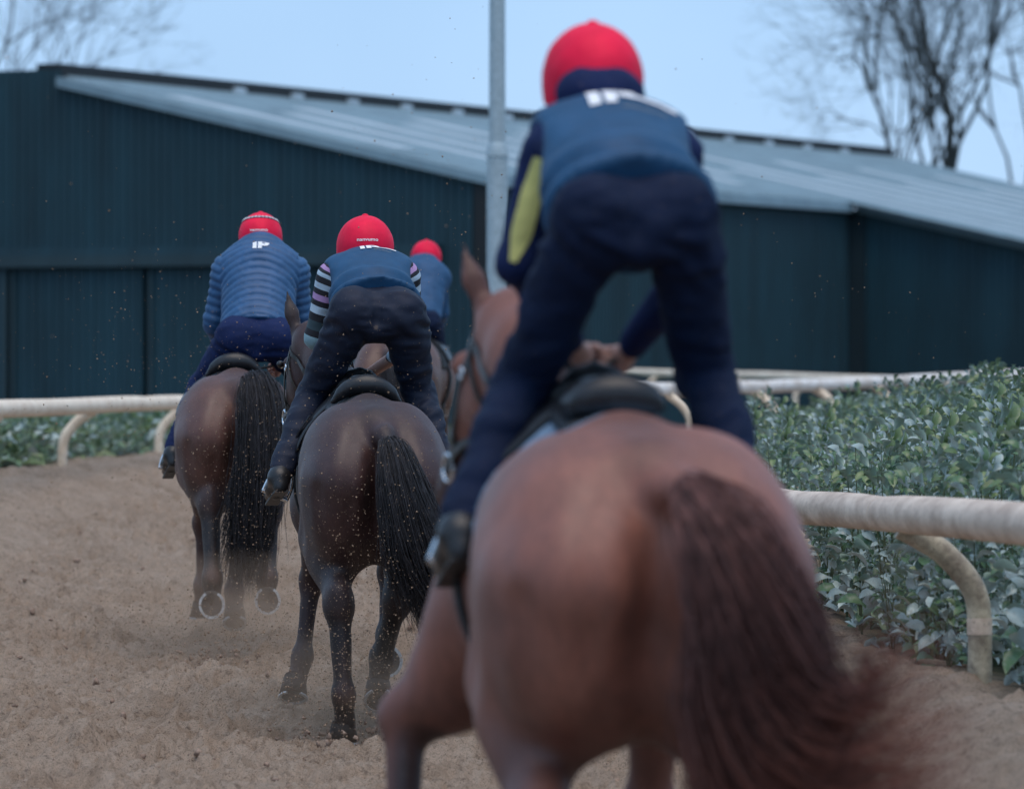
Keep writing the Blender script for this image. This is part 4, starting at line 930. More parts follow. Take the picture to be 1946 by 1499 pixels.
H4 = horse('far', 'brown horse farthest away, almost hidden behind the middle rider', (-0.90, 44.4), -8, 0.43, dict(
    LH=[(-.20, .50, .92), (-.15, .14, .60), (-.15, .17, .22), (-.15, .23, .09)], RH=[(.2, .6, .90), (.15, .45, .62), (.11, .56, .33), (.1, .58, .22)],
    LF=[(-.17, 1.35, .98), (-.15, 1.62, .60), (-.15, 1.60, .26), (-.15, 1.64, .14)], RF=[(.16, 1.33, .98), (.17, 1.62, .70), (.15, 1.52, .42), (.14, 1.47, .33), BACK],
    neck=[(0, 1.68, 1.44), (0, 1.93, 1.62)], poll=(0, 2.08, 1.72), muzzle=(0, 2.45, 1.36), earback=0.2),
    (0.10, 0.045, 0.03), (0.016, 0.014, 0.014), dict(curve=[(0.0, 0.05, 1.335), (0.02, -0.06, 1.27), (0.04, -0.12, 1.05), (0.04, -0.10, 0.80), (0.05, -0.03, 0.55)],
    prof=[(0, .03), (.15, .07), (.4, .11), (1, .05)], flat=(1.0, 0.6), core=0.34, cols=[(0, (.045, .038, .038)), (.2, (.028, .028, .034)), (1, (.036, .034, .037))]), 0.3, hres=0.022, nhair=200)

# ================================================================== RIDERS
def cloth_mat(name, c, rough=0.8, spec=0.18, sheen=0.0, dust=0.25):
    m = NT(name); v = m.coord(); n = m.noise(v, 9, 4); n2 = m.noise(v, 420, 2); sp = m.noise(v, 120, 2, 0.5)
    col = m.ramp(n, [(0.3, tuple(x * 0.82 for x in c)), (0.7, tuple(x * 1.15 for x in c))])
    col = m.mix(m.ramp(sp, [(0.68, (0, 0, 0)), (0.73, (dust,) * 3)]), col, (0.30, 0.22, 0.16))
    m.bump(n2, 0.15, 0.002); m.b.inputs['Specular IOR Level'].default_value = spec
    return m.set(Base_Color=col, Roughness=rough, Sheen_Weight=sheen)
M['red'] = cloth_mat('red_silk_cover', (0.82, 0.010, 0.055), 0.6, 0.2, 0.0, 0.05)
M['navy'] = cloth_mat('navy_cloth', (0.006, 0.013, 0.038))
M['navy_blue'] = cloth_mat('navy_blue_cloth', (0.009, 0.019, 0.072))
M['charcoal'] = cloth_mat('charcoal_breeches', (0.013, 0.018, 0.036), 0.65, 0.25)
M['vest'] = cloth_mat('teal_blue_vest', (0.014, 0.068, 0.150), 0.6, 0.3)
M['quilt'] = cloth_mat('blue_quilted_nylon', (0.025, 0.090, 0.205), 0.5, 0.4, 0.0)
M['blue'] = cloth_mat('blue_jacket', (0.022, 0.080, 0.175), 0.6, 0.3)
M['boot'] = cloth_mat('boot_leather', (0.014, 0.014, 0.016), 0.4, 0.5, 0.0, 0.3)
M['white'] = simple('white_print', (0.85, 0.86, 0.88), 0.6, 0.3, 0.04, 30, 0, 0)
M['gold'] = simple('pale_gold_print', (0.45, 0.40, 0.28), 0.6, 0.3, 0.1, 30, 0, 0)
M['band'] = simple('dark_band', (0.03, 0.02, 0.05), 0.6, 0.3, 0.1, 30, 0, 0)
M['hairdark'] = simple('dark_hair', (0.03, 0.018, 0.012), 0.5, 0.4, 0.4, 60, 0.3, 200)
def attr_mat(name, stops, rough=0.75):
    m = NT(name); at = m.n('ShaderNodeAttribute', attribute_name='along'); v = m.coord()
    c = m.ramp(at.outputs['Fac'], stops, 'CONSTANT'); n = m.noise(v, 9, 4)
    c = m.mix(0.5, c, m.ramp(n, [(0.3, (0.8, 0.8, 0.8)), (0.7, (1.15, 1.15, 1.15))]), 'MULTIPLY')
    m.bump(m.noise(v, 300, 2), 0.15, 0.002); return m.set(Base_Color=c, Roughness=rough)
_bk, _wb, _pk, _gn = (0.010, 0.010, 0.016), (0.42, 0.53, 0.62), (0.42, 0.25, 0.47), (0.03, 0.06, 0.075)
M['stripes'] = attr_mat('striped_sleeve', [(0, _bk), (.05, _pk), (.075, _bk), (.10, _wb), (.13, _bk), (.18, _wb), (.23, _bk), (.27, _pk), (.32, _bk), (.36, _wb), (.42, _bk), (.48, _gn), (.55, _bk), (.60, (0.25, 0.40, 0.45)), (.66, _bk), (.71, _wb), (.75, _bk), (.83, (0.25, 0.40, 0.45)), (.88, _bk), (.93, _pk), (.97, _wb)])
M['yellow'] = cloth_mat('yellow_panel', (0.60, 0.57, 0.20), 0.7)

def head_axes(hf):
    f = nrm(hf); r = nrm(np.cross(f, [0, 0, 1])); return r, f, np.cross(r, f)
def text_mesh(txt, size, bvh, c, nrmv, up, mat, parent, name, origin, off=0.003, bold=0.0, sx=1.0):
    cu = bpy.data.curves.new('t', 'FONT'); cu.body = txt; cu.size = size; cu.align_x = 'CENTER'; cu.align_y = 'CENTER'; cu.offset = bold; cu.resolution_u = 3
    to = bpy.data.objects.new('t', cu); COL.objects.link(to); dg = bpy.context.evaluated_depsgraph_get(); me = bpy.data.meshes.new_from_object(to.evaluated_get(dg))
    bpy.data.objects.remove(to)
    b = bmesh.new(); b.from_mesh(me); bmesh.ops.triangulate(b, faces=b.faces)
    bmesh.ops.subdivide_edges(b, edges=[e for e in b.edges if e.calc_length() > 0.012], cuts=2, use_grid_fill=False); bmesh.ops.triangulate(b, faces=b.faces)
    b.verts.ensure_lookup_table(); n = nrm(nrmv); u = nrm(np.asarray(up) - n * np.dot(up, n)); r = np.cross(u, n); V = []
    for v in b.verts:
        p = c + r * v.co.x * sx + u * v.co.y; h = bvh.ray_cast(Vector(p + n * 0.25), Vector(-n), 0.6)
        V.append((A(h[0]) + A(h[1]) * off) if h[0] is not None else p)
    F = [tuple(v.index for v in f.verts) for f in b.faces]; b.free(); bpy.data.meshes.remove(me)
    return obj(name, A(V), F, mat, parent, origin, smooth=False)
def bvh_of(V, Q): return BVHTree.FromPolygons([tuple(v) for v in V], [tuple(int(i) for i in q) for q in Q])
def wrinkle(V, Q, amp, sc, seed=0, stretch=(1, 1, 1)):
    N = vnormals(V, Q); f = fbm((V * A(stretch)) * sc + seed, 3, 0.55); return V + N * (amp * (1 - 2 * np.abs(f)))[:, None] * 0.6 + N * (amp * 0.5 * fbm(V * sc * 0.5 + 7 + seed, 2))[:, None]

def rider(key, label, J, top, trousers, dress):
    pel, nk, hdc = J['pelvis'], J['neck'], J['head']; og = pel.copy(); allp = A([v for v in J.values() if isinstance(v, np.ndarray) and v.shape == (3,)])
    u = nrm(nk - pel); rt = nrm(J['shR'] - J['shL']); rt = nrm(rt - u * (rt @ u)); f = np.cross(u, rt); TL = np.linalg.norm(nk - pel)
    root = empty('person', og, label, 'person'); hf = J['look']; hr, hff, hu = head_axes(hf)
    lo, hi = allp.min(0) - 0.25, allp.max(0) + 0.25
    limbs = [('L', J['shL'], J['elL'], J['haL'], J['hipL'], J['knL'], J['anL'], J['toL']), ('R', J['shR'], J['elR'], J['haR'], J['hipR'], J['knR'], J['anR'], J['toR'])]
    # ---- body under the clothes: one continuous skin, with face and hands
    B = Field(lo, hi, 0.0125)
    B.cone(pel + u * 0.08, pel + u * TL * 0.55, 0.105, 0.11, 0.05, w=f, f=0.62); B.cone(pel + u * TL * 0.5, pel + u * TL * 0.85, 0.115, 0.125, 0.05, w=f, f=0.65)
    B.cone(J['shL'], J['shR'], 0.05, 0.05, 0.05); B.cone(nk - u * 0.03, hdc - hu * 0.07 - hff * 0.02, 0.056, 0.052, 0.04)
    B.ell(hdc, (0.075, 0.095, 0.108), 0.03, M=[hr, hff, hu]); B.ell(hdc + hff * 0.045 - hu * 0.075, (0.048, 0.05, 0.045), 0.04, M=[hr, hff, hu])
    B.cone(hdc + hff * 0.09 + hu * 0.005, hdc + hff * 0.115 - hu * 0.032, 0.009, 0.014, 0.015); B.cone(hdc + hff * 0.088 - hu * 0.065 - hr * 0.02, hdc + hff * 0.088 - hu * 0.065 + hr * 0.02, 0.010, 0.010, 0.015)
    for s in (-1, 1):
        B.ell(hdc + hr * s * 0.075 - hu * 0.01 - hff * 0.005, (0.014, 0.024, 0.034), 0.015, M=[hr, hff, hu]); B.ell(hdc + hr * s * 0.032 + hff * 0.090 + hu * 0.008, (0.017, 0.012, 0.012), 0.015, M=[hr, hff, hu], op='sub')
    for (nm, sh, el, ha, hp, kn, an, to) in limbs:
        B.cone(sh, el, 0.043, 0.036, 0.03); B.cone(el, ha, 0.036, 0.025, 0.02); B.cone(hp + u * 0.02, kn, 0.065, 0.046, 0.04); B.cone(pel + u * 0.06, hp + u * 0.02, 0.06, 0.06, 0.03); B.cone(kn, an, 0.048, 0.034, 0.03); B.cone(an, to, 0.034, 0.026, 0.02)
    BV, BQ = B.mesh(1); BV = [BV]; BQ = [BQ]; n0 = len(BV[0])
    for (nm, sh, el, ha, hp, kn, an, to) in limbs:
        s = -1 if nm == 'L' else 1; d = nrm(ha - el); inn = nrm(A([-s, 0, 0.0]) - d * np.dot([-s, 0, 0], d)); dn = np.cross(d, inn) * (-s); dn = dn if dn[2] < 0 else -dn
        Hd = Field(ha - 0.11, ha + 0.13, 0.0055); Hd.cone(ha - d * 0.03, ha + d * 0.02, 0.026, 0.03, 0.015); Hd.ell(ha + d * 0.04, (0.044, 0.022, 0.040), 0.015, M=[d, inn, dn])
        for k in range(4):        # fingers curled round the rein
            b = ha + d * (0.075 - 0.004 * abs(k - 1)) + dn * (-0.030 + 0.020 * k); L = (0.036, 0.040, 0.037, 0.030)[k]
            m1 = b + nrm(d * 0.5 + inn * 0.9) * L; m2 = m1 + nrm(-d * 0.7 + inn * 0.6) * L * 0.75; m3 = m2 + nrm(-d - inn * 0.6) * L * 0.6
            Hd.chain([ha + d * 0.05 + dn * (-0.028 + 0.019 * k), b, m1, m2, m3], [0.010, 0.0095, 0.0090, 0.0085, 0.0075], 0.005)
        tb = ha + d * 0.025 - dn * 0.028 + inn * 0.012; Hd.chain([tb, tb + d * 0.032 - dn * 0.014 + inn * 0.018, tb + d * 0.060 - dn * 0.008 + inn * 0.026], [0.012, 0.0105, 0.0085], 0.006)
        v, q = Hd.mesh(1); BV.append(v); BQ.append(q + n0); n0 += len(v)
    obj('body', np.concatenate(BV), np.concatenate(BQ), M['skin'], root, og)
    for s in (-1, 1): obj('eye', IV * 0.011 + hdc + hr * s * 0.032 + hff * 0.084 + hu * 0.008, IF, M['leather'], root, og)
    # ---- breeches
    lp_ = A([pel + u * 0.15] + [x for l in limbs for x in l[4:8]]); T = Field(lp_.min(0) - 0.22, lp_.max(0) + 0.22, 0.0105)
    hipc = (J['hipL'] + J['hipR']) / 2; ud = nrm(pel + u * 0.12 - hipc); bw = J.get('bw', 1.0)
    T.cone(pel + u * 0.02, pel + u * 0.11, 0.160 * bw, 0.138 * bw, 0.05, w=f, f=0.70)
    bkd = nrm(-f * 0.6 - A([0, 1, 0]) * 0.8)
    for (nm, sh, el, ha, hp, kn, an, to) in limbs:
        s = -1 if nm == 'L' else 1
        T.ell(hp + bkd * 0.045 + rt * s * 0.004 + A([0, 0, 0.030]), (0.102 * bw,) * 3, 0.05); T.cone(hp + rt * s * 0.018 + A([0, 0, 0.01]), kn, 0.100 * bw, 0.066, 0.03); T.cone(lerp(hp, kn, 0.15) + bkd * 0.012 + rt * s * 0.012, lerp(hp, kn, 0.7), 0.086 * bw, 0.066, 0.03)
        cf = lerp(kn, an, 0.35) - nrm(to - an) * 0.018; T.cone(kn, cf, 0.070, 0.064, 0.03); T.cone(cf, lerp(kn, an, 0.90), 0.064, 0.056, 0.03)
    T.cone(hipc + bkd * 0.17 + A([0, 0, 0.09]), hipc + bkd * 0.13 - A([0, 0, 0.06]), 0.003, 0.006, 0.05, op='sub')
    T.cut(pel + u * 0.125, u, 0.01)
    for (nm, sh, el, ha, hp, kn, an, to) in limbs: pass
    V, Q = T.mesh(2); V = wrinkle(V, Q, 0.010, 8.0, 3, (0.6, 1, 1.6))
    N = vnormals(V, Q)
    for (nm, sh, el, ha, hp, kn, an, to) in limbs:      # creases round the knee and the fold under the seat
        d1, t1 = segdist(V, hp, an); near = (1 - sstep(0.10, 0.16, d1)); ph = fbm(V * 6, 2) * 3
        V = V + N * (0.0075 * near * np.sin(t1 * 62 + ph + V[:, 0] * 30) * np.exp(-((t1 - 0.5) / 0.22) ** 2))[:, None]
        V = V + N * (0.0060 * near * np.sin(t1 * 70 + ph * 1.5 - V[:, 0] * 35) * np.exp(-((t1 - 0.05) / 0.12) ** 2))[:, None]
    obj('breeches', V, Q, M[trousers], root, og)
    # ---- boots
    for (nm, sh, el, ha, hp, kn, an, to) in limbs:
        Bo = Field(np.minimum(lerp(kn, an, 0.55), np.minimum(an, to)) - 0.14, np.maximum(lerp(kn, an, 0.55), np.maximum(an, to)) + 0.14, 0.008); fd = nrm(to - an); dn = nrm(A([0, 0, -1]) - fd * np.dot([0, 0, -1], fd))
        Bo.cone(lerp(kn, an, 0.72), an, 0.050, 0.046, 0.03); Bo.cone(an + dn * 0.012 - fd * 0.015, lerp(an, to, 0.55) + dn * 0.03, 0.046, 0.042, 0.03); Bo.cone(lerp(an, to, 0.5) + dn * 0.03, to + dn * 0.032 + fd * 0.03, 0.043, 0.034, 0.03)
        Bo.cone(an - fd * 0.03 + dn * 0.055, an - fd * 0.025 + dn * 0.07, 0.032, 0.032, 0.02); Bo.cut(lerp(an, to, 0.5) + dn * 0.082, dn, 0.006)
        v, q = Bo.mesh(1); b = obj('boot', v, q, M['boot'], root, og)
        sp = catmull([an - fd * 0.045 + dn * 0.074, lerp(an, to, 0.35) + dn * 0.066, to + dn * 0.062 + fd * 0.05], 8); sv, sf = strap(sp, np.tile(dn, (8, 1)), 0.058, 0.010); obj('sole', sv, sf, M['leather'], b, og, smooth=False)
    # ---- upper garments
    def torso(Fd, ex, tw, hem, neckr=0.068):
        Fd.cone(pel + u * 0.02, pel + u * TL * 0.5, 0.172 * tw + ex, 0.150 * tw + ex, 0.05, w=f, f=0.72)
        Fd.cone(pel + u * TL * 0.45, pel + u * TL * 0.82, 0.150 * tw + ex, 0.172 * tw + ex, 0.06, w=f, f=0.66)
        Fd.cone(lerp(J['shL'], J['shR'], 0.06), lerp(J['shL'], J['shR'], 0.94), 0.070 + ex, 0.070 + ex, 0.06)
        Fd.cone(nk - u * 0.10 - f * 0.015, nk + u * 0.01, 0.11 + ex, neckr + ex, 0.05)
        for s in (-1, 1): Fd.ell(pel + u * TL * 0.74 - f * 0.055 + rt * s * 0.085, (0.085, 0.05, 0.12), 0.06, M=[rt, f, u])
    def sleeves(Fd, ex):
        for (nm, sh, el, ha, hp, kn, an, to) in limbs:
            wr = lerp(el, ha, dress.get('cuff', 0.86)); Fd.cone(sh, el, 0.064 + ex, 0.052 + ex, 0.04); Fd.cone(el, wr, 0.052 + ex, 0.038 + ex, 0.03)
    def along(V):
        d, t = zip(*[segdist(V, sh, el) for (nm, sh, el, *_) in limbs]); d2, t2 = zip(*[segdist(V, el, ha) for (nm, sh, el, ha, *_) in limbs])
        t = [np.clip(((V - sh) @ (el - sh)) / ((el - sh) @ (el - sh)), -0.3, 1) for (nm, sh, el, *_) in limbs]
        best = np.argmin(np.stack(d), 0); i = np.arange(len(V)); ta = np.stack(t)[best, i]; da = np.stack(d)[best, i]; best2 = np.argmin(np.stack(d2), 0); tb = np.stack(t2)[best2, i]; db = np.stack(d2)[best2, i]
        return (np.where(da <= db, ta * 0.55, 0.55 + 0.45 * tb) + 0.165) / 1.165, np.minimum(da, db)
    up_ = A([pel, nk] + [x for l in limbs for x in l[1:4]]); ulo, uhi = up_.min(0) - 0.22, up_.max(0) + 0.2
    surf = None; hem = J.get('hem', 0.06)
    if top == 'vest':
        S = Field(ulo, uhi, 0.0105); torso(S, -0.010, 0.97, 0.10); sleeves(S, 0.0); S.cut(pel + u * (hem + 0.05), -u, 0.01); V, Q = S.mesh(2); V = wrinkle(V, Q, 0.006, 11, 5)
        al, dd = along(V); obj('shirt', V, Q, dress['shirt'], root, og, attrs={'along': np.where(dd < 0.13, al, 0.06)})
        if 'stripe' in dress:      # coloured panel down the outside of the left sleeve
            bv = bvh_of(V, Q)
            sh, el = J['shL'], J['elL']; out = nrm(dress['stripe']); ax = nrm(el - sh)
            out = nrm(out - ax * (out @ ax))
            GV = []; n1, n2 = 18, 7; wdt = np.cross(ax, out)
            for i in range(n1):
                t = 0.06 + 0.94 * i / (n1 - 1); ww = 0.027 * math.sin(min(1, 0.25 + 1.6 * t) * math.pi / 2) * (1 - max(0, (t - 0.75)) * 2.6)
                for k in range(n2):
                    c = lerp(sh, el, t) + wdt * ww * (2 * k / (n2 - 1) - 1); h = bv.ray_cast(Vector(c + out * 0.3), Vector(-out), 0.6); p = A(h[0]) if h[0] is not None else c + out * 0.06
                    GV.append(p + out * 0.004)
            GF = [(i * n2 + k, i * n2 + k + 1, (i + 1) * n2 + k + 1, (i + 1) * n2 + k) for i in range(n1 - 1) for k in range(n2 - 1)]
            obj('sleeve_panel', A(GV), GF, M['yellow'], root, og)
        C = Field(ulo, uhi, 0.0105); torso(C, 0.014, 1.0, hem)
        # stand-off hem: the vest flares behind the waist
        C.cone(pel + u * (hem - 0.02) - f * 0.022, pel + u * TL * 0.42 - f * 0.012, 0.192, 0.165, 0.05, w=f, f=0.76)
        C.cut(pel + u * hem, -u, 0.012)
        for (nm, sh, *_), s in zip(limbs, (-1, 1)):
            C.ell(sh + rt * s * 0.085 - u * 0.05, (0.085, 0.12, 0.13), 0.02, M=[rt, f, u], op='sub')
        V, Q = C.mesh(2)
        tt = (V - pel) @ u; N = vnormals(V, Q); bx = (V - pel) @ rt
        V = V + N * (0.016 * np.sin((tt - 0.9 * bx * bx) * 44 + fbm(V * 5, 2) * 1.2) * np.exp(-((tt - hem - 0.07) / 0.10) ** 2))[:, None]
        V = wrinkle(V, Q, 0.004, 8, 2); vest = obj('vest', V, Q, M['vest'], root, og); surf = (V, Q); host = vest
    else:
        S = Field(ulo, uhi, 0.009 if top == 'quilt' else 0.0115); torso(S, 0.026, 1.03, hem, 0.075); sleeves(S, 0.010); S.cut(pel + u * hem, -u, 0.014)
        V, Q = S.mesh(2); N = vnormals(V, Q); al, dd = along(V); tt = (V - pel) @ u; isarm = (dd < 0.10) & (np.abs((V - pel) @ rt) > 0.17)
        if top == 'quilt':
            ph = np.where(isarm, al * 0.60 / 0.046, (tt + 1.6 * ((V - pel) @ rt) ** 2) / 0.045)
            V = V + N * (0.0105 * np.abs(np.sin(ph * math.pi)) ** 0.55 - 0.007)[:, None]; V = wrinkle(V, Q, 0.0025, 12, 2)
        else: V = wrinkle(V, Q, 0.007, 9, 2)
        host = obj('jacket', V, Q, M['quilt' if top == 'quilt' else 'blue'], root, og); surf = (V, Q)
    bv = bvh_of(*surf)
    if 'logo' in dress:
        upv = u; c0 = nk - u * dress.get('drop', 0.075) - f * 0.1; nv = nrm(-f * 0.8 + u * 0.25)
        sz = dress['logo']
        text_mesh('IP', sz * 1.15, bv, c0, nv, upv, M['white'], host, 'printed_logo', og, 0.004, sz * 0.045, 1.35)
        if dress.get('smallprint'):
            text_mesh('~~~~~~~~~', sz * 0.20, bv, c0 + rt * sz * 0.75 - u * sz * 0.55, nv, upv, M['gold'], host, 'printed_lettering', og, 0.004)
            bar = text_mesh('\u2014', sz * 1.3, bv, c0 + rt * sz * 0.9 + u * sz * 0.05, nv, upv, M['white'], host, 'printed_mark', og, 0.004, sz * 0.04, 1.0)
    if 'snood' in dress:
        S = Field(hdc - 0.22, hdc + 0.2, 0.008); S.cone(nk - u * 0.02, hdc - hu * 0.075 - hff * 0.02, 0.082, 0.086, 0.04); S.ell(hdc - hff * 0.118 - hu * 0.030, (0.108, 0.074, 0.074), 0.03, M=[hr, hff, hu]); S.cone(hdc - hu * 0.09 - hff * 0.01, hdc - hu * 0.045 - hff * 0.03, 0.088, 0.092, 0.03)
        V, Q = S.mesh(2); V = wrinkle(V, Q, 0.006, 14, 4); obj('neck_warmer', V, Q, M['navy_blue'], root, og)
    # ---- helmet with red cover
    hs = dress.get('helm', 1.0); Hm = Field(hdc - 0.24, hdc + 0.26, 0.0075); hc = hdc + hu * 0.022; tl = nrm(hu - hff * 0.10)
    Hm.ell(hc, (0.118 * hs, 0.142 * hs, 0.130 * hs), 0.01, M=[hr, hff, hu]); Hm.cone(hc - hu * 0.05, hc - hu * 0.01, 0.117 * hs, 0.116 * hs, 0.03, w=hff, f=1.19); Hm.cut(hc - hu * dress.get('rim', 0.078), nrm(-hu + hff * 0.22), 0.012)
    Hm.ell(hdc - hu * 0.12, (0.088, 0.118, 0.11), 0.02, M=[hr, hff, hu], op='sub')
    Hm.ell(hc + hff * 0.155 - hu * 0.020, (0.085, 0.075, 0.010), 0.02, M=[hr, nrm(hff - hu * 0.25), nrm(hu + hff * 0.25)])
    V, Q = Hm.mesh(1); N = vnormals(V, Q); az = np.arctan2((V - hc) @ hr, (V - hc) @ hff); V = V - N * (0.0016 * np.exp(-(((az * 3 / math.pi + 0.5) % 1 - 0.5) / 0.03) ** 2) * sstep(-0.05, 0.0, (V - hc) @ hu))[:, None] + N * (0.0012 * fbm(V * 22, 3))[:, None]; hel = obj('helmet', V, Q, M['red'], root, og); hb = bvh_of(V, Q)
    tp = hc + hu * 0.128 * hs; obj('button', IV * A([0.016, 0.016, 0.010]) + tp, IF, M['red'], hel, og)
    lo_ = []; nor = []
    for k in range(41):         # chin harness
        a = R(-100 + 200 * k / 40); d = hr * math.sin(a) - hu * math.cos(a); p = hdc + hff * 0.02 + d * A([1]) * (0.088 + 0.04 * abs(math.cos(a)) ** 2); lo_.append(p); nor.append(d)
    V, F = strap(lo_, A(nor), 0.016, 0.003); obj('chin_strap', V, F, M['leather'], hel, og, smooth=False)
    if dress.get('helmtext'): text_mesh(dress['helmtext'], 0.021, hb, hc - hff * 0.14 + hu * dress.get('th', 0.02), -hff + hu * 0.1, hu, M['white'], hel, 'lettering', og, 0.002, 0.0003, 1.25)
    if dress.get('band'):
        pts = []; nor = []
        for k in range(60):
            a = 2 * math.pi * k / 60; d = nrm(hr * math.sin(a) * 1.0 - hff * math.cos(a)); o_ = hc + hu * (0.075 + 0.018 * math.cos(a)) ; h = hb.ray_cast(Vector(o_ + d * 0.3), Vector(-d), 0.5)
            p = A(h[0]) if h[0] is not None else o_ + d * 0.11; pts.append(p); nor.append(A(h[1]) if h[0] is not None else d)
        nor = A([nrm(n) for n in nor]); V, F = strap(A(pts) + nor * 0.001, nor, 0.015, 0.003, True); bnd = obj('helmet_band', V, F, M['band'], hel, og, smooth=False)
        for k in range(0, 60, 2):
            V, F = tube([A(pts[k]) + nor[k] * 0.004 + 0.0062 * (math.cos(a) * nrm(np.cross(nor[k], hu)) + math.sin(a) * np.cross(nor[k], nrm(np.cross(nor[k], hu)))) for a in np.linspace(0, 2 * math.pi, 10)], 0.0019, 5); obj('ring_print', V, F, M['white'], bnd, og)
    return root

def mirror_foot(H, p):     # other side of the horse
    l = H['L'](p); l = l.copy(); l[0] = -l[0]; return H['W'](l)
J1 = dict(pelvis=P(1207, 430, 13.35), neck=P(1142, 258, 13.80), head=P(1126, 162, 13.95), shL=P(1042, 292, 13.73), shR=P(1283, 292, 13.77), elL=P(986, 500, 13.74), elR=P(1300, 530, 13.87),
    haL=P(1098, 668, 14.05), haR=P(1190, 672, 14.1), hipL=P(1132, 445, 13.33), hipR=P(1284, 445, 13.38), knL=P(990, 735, 13.60), knR=P(1340, 715, 13.66), anL=P(872, 1010, 13.30), toL=P(852, 1050, 13.46), look=A([-0.15, 1, 0.02]), hem=0.045, bw=0.90)
J1['anR'] = mirror_foot(H1, J1['anL']); J1['toR'] = mirror_foot(H1, J1['toL'])
J2 = dict(pelvis=P(717, 600, 25.3), neck=P(698, 512, 25.73), head=P(694, 476, 25.88), shL=P(630, 528, 25.64), shR=P(772, 528, 25.66), elL=P(601, 640, 25.70), elR=P(778, 660, 25.80),
    haL=P(652, 722, 26.05), haR=P(692, 716, 26.08), hipL=P(674, 612, 25.28), hipR=P(761, 612, 25.30), knL=P(592, 752, 25.50), knR=P(795, 748, 25.52), anL=P(530, 905, 25.22), toL=P(518, 925, 25.38), look=A([-0.1, 1, -0.02]), hem=0.065, bw=1.02)
J2['anR'] = mirror_foot(H2, J2['anL']); J2['toR'] = mirror_foot(H2, J2['toL'])
J3 = dict(pelvis=P(488, 640, 30.5), neck=P(495, 482, 30.84), head=P(495, 455, 30.97), shL=P(430, 518, 30.78), shR=P(560, 518, 30.80), elL=P(408, 612, 30.82), elR=P(573, 606, 30.86),
    haL=P(440, 690, 31.12), haR=P(535, 690, 31.12), hipL=P(450, 655, 30.48), hipR=P(527, 655, 30.5), knL=P(383, 735, 30.72), knR=P(585, 730, 30.74), anL=P(328, 862, 30.5), toL=P(320, 880, 30.66), look=A([0.02, 1, -0.05]), hem=0.03, bw=1.06)
J3['anR'] = mirror_foot(H3, J3['anL']); J3['toR'] = mirror_foot(H3, J3['toL'])
J4 = dict(pelvis=P(790, 612, 45.1), neck=P(806, 508, 45.45), head=P(810, 492, 45.6), shL=P(768, 526, 45.4), shR=P(836, 530, 45.4), elL=P(752, 585, 45.5), elR=P(838, 592, 45.5),
    haL=P(795, 640, 45.9), haR=P(828, 640, 45.9), hipL=P(765, 622, 45.1), hipR=P(812, 622, 45.1), knL=P(748, 690, 45.4), knR=P(836, 690, 45.4), anR=P(834, 770, 45.2), toR=P(836, 780, 45.4), look=A([0.12, 1, 0]), hem=0.03)
J4['anL'] = mirror_foot(H4, J4['anR']); J4['toL'] = mirror_foot(H4, J4['toR'])
rider('front', 'rider standing high in the stirrups, teal vest, yellow panel on the left sleeve, nearest', J1, 'vest', 'navy', dict(shirt=M['navy_blue'], stripe=A([-0.25, -1, 0]), logo=0.10, smallprint=True, snood=True, drop=0.10, helm=1.0))
rider('middle', 'crouching rider with striped sleeves, teal vest and charcoal breeches in sharp focus', J2, 'vest', 'charcoal', dict(shirt=M['stripes'], logo=0.075, smallprint=True, helmtext='nanvumo', helm=1.06, cuff=0.35))
rider('left', 'rider in a blue quilted jacket with a ringed band round the red helmet', J3, 'quilt', 'navy_blue', dict(logo=0.075, helmtext='nanvumo', band=True, helm=0.96))
rider('far', 'rider in a plain blue jacket, farthest away beyond the middle rider', J4, 'plain', 'navy', dict(helm=0.98))
M['pale_cloth'] = simple('pale_blue_saddle_cloth', (0.22, 0.32, 0.44), 0.8, 0.2, 0.6, 12, 0.3, 150)
saddle(H1, 'black exercise saddle with pale blue cloth under the nearest rider', 0.98, [(J1['anL'], J1['toL']), (J1['anR'], J1['toR'])], M['pale_cloth'], 0.10)
saddle(H2, 'black exercise saddle under the rider with striped sleeves', 0.98, [(J2['anL'], J2['toL']), (J2['anR'], J2['toR'])])
saddle(H3, 'black exercise saddle under the rider in the quilted jacket', 0.98, [(J3['anL'], J3['toL']), (J3['anR'], J3['toR'])])
saddle(H4, 'black exercise saddle under the farthest rider', 0.98, [(J4['anL'], J4['toL']), (J4['anR'], J4['toR'])])
bridle(H1, 'black leather bridle on the nearest chestnut brown horse', (J1['haL'], J1['haR']))
bridle(H2, 'black leather bridle on the dark bay horse in focus', (J2['haL'], J2['haR']))
bridle(H3, 'black leather bridle on the left bay horse', (J3['haL'], J3['haR']))
bridle(H4, 'black leather bridle on the farthest horse', (J4['haL'], J4['haR']))

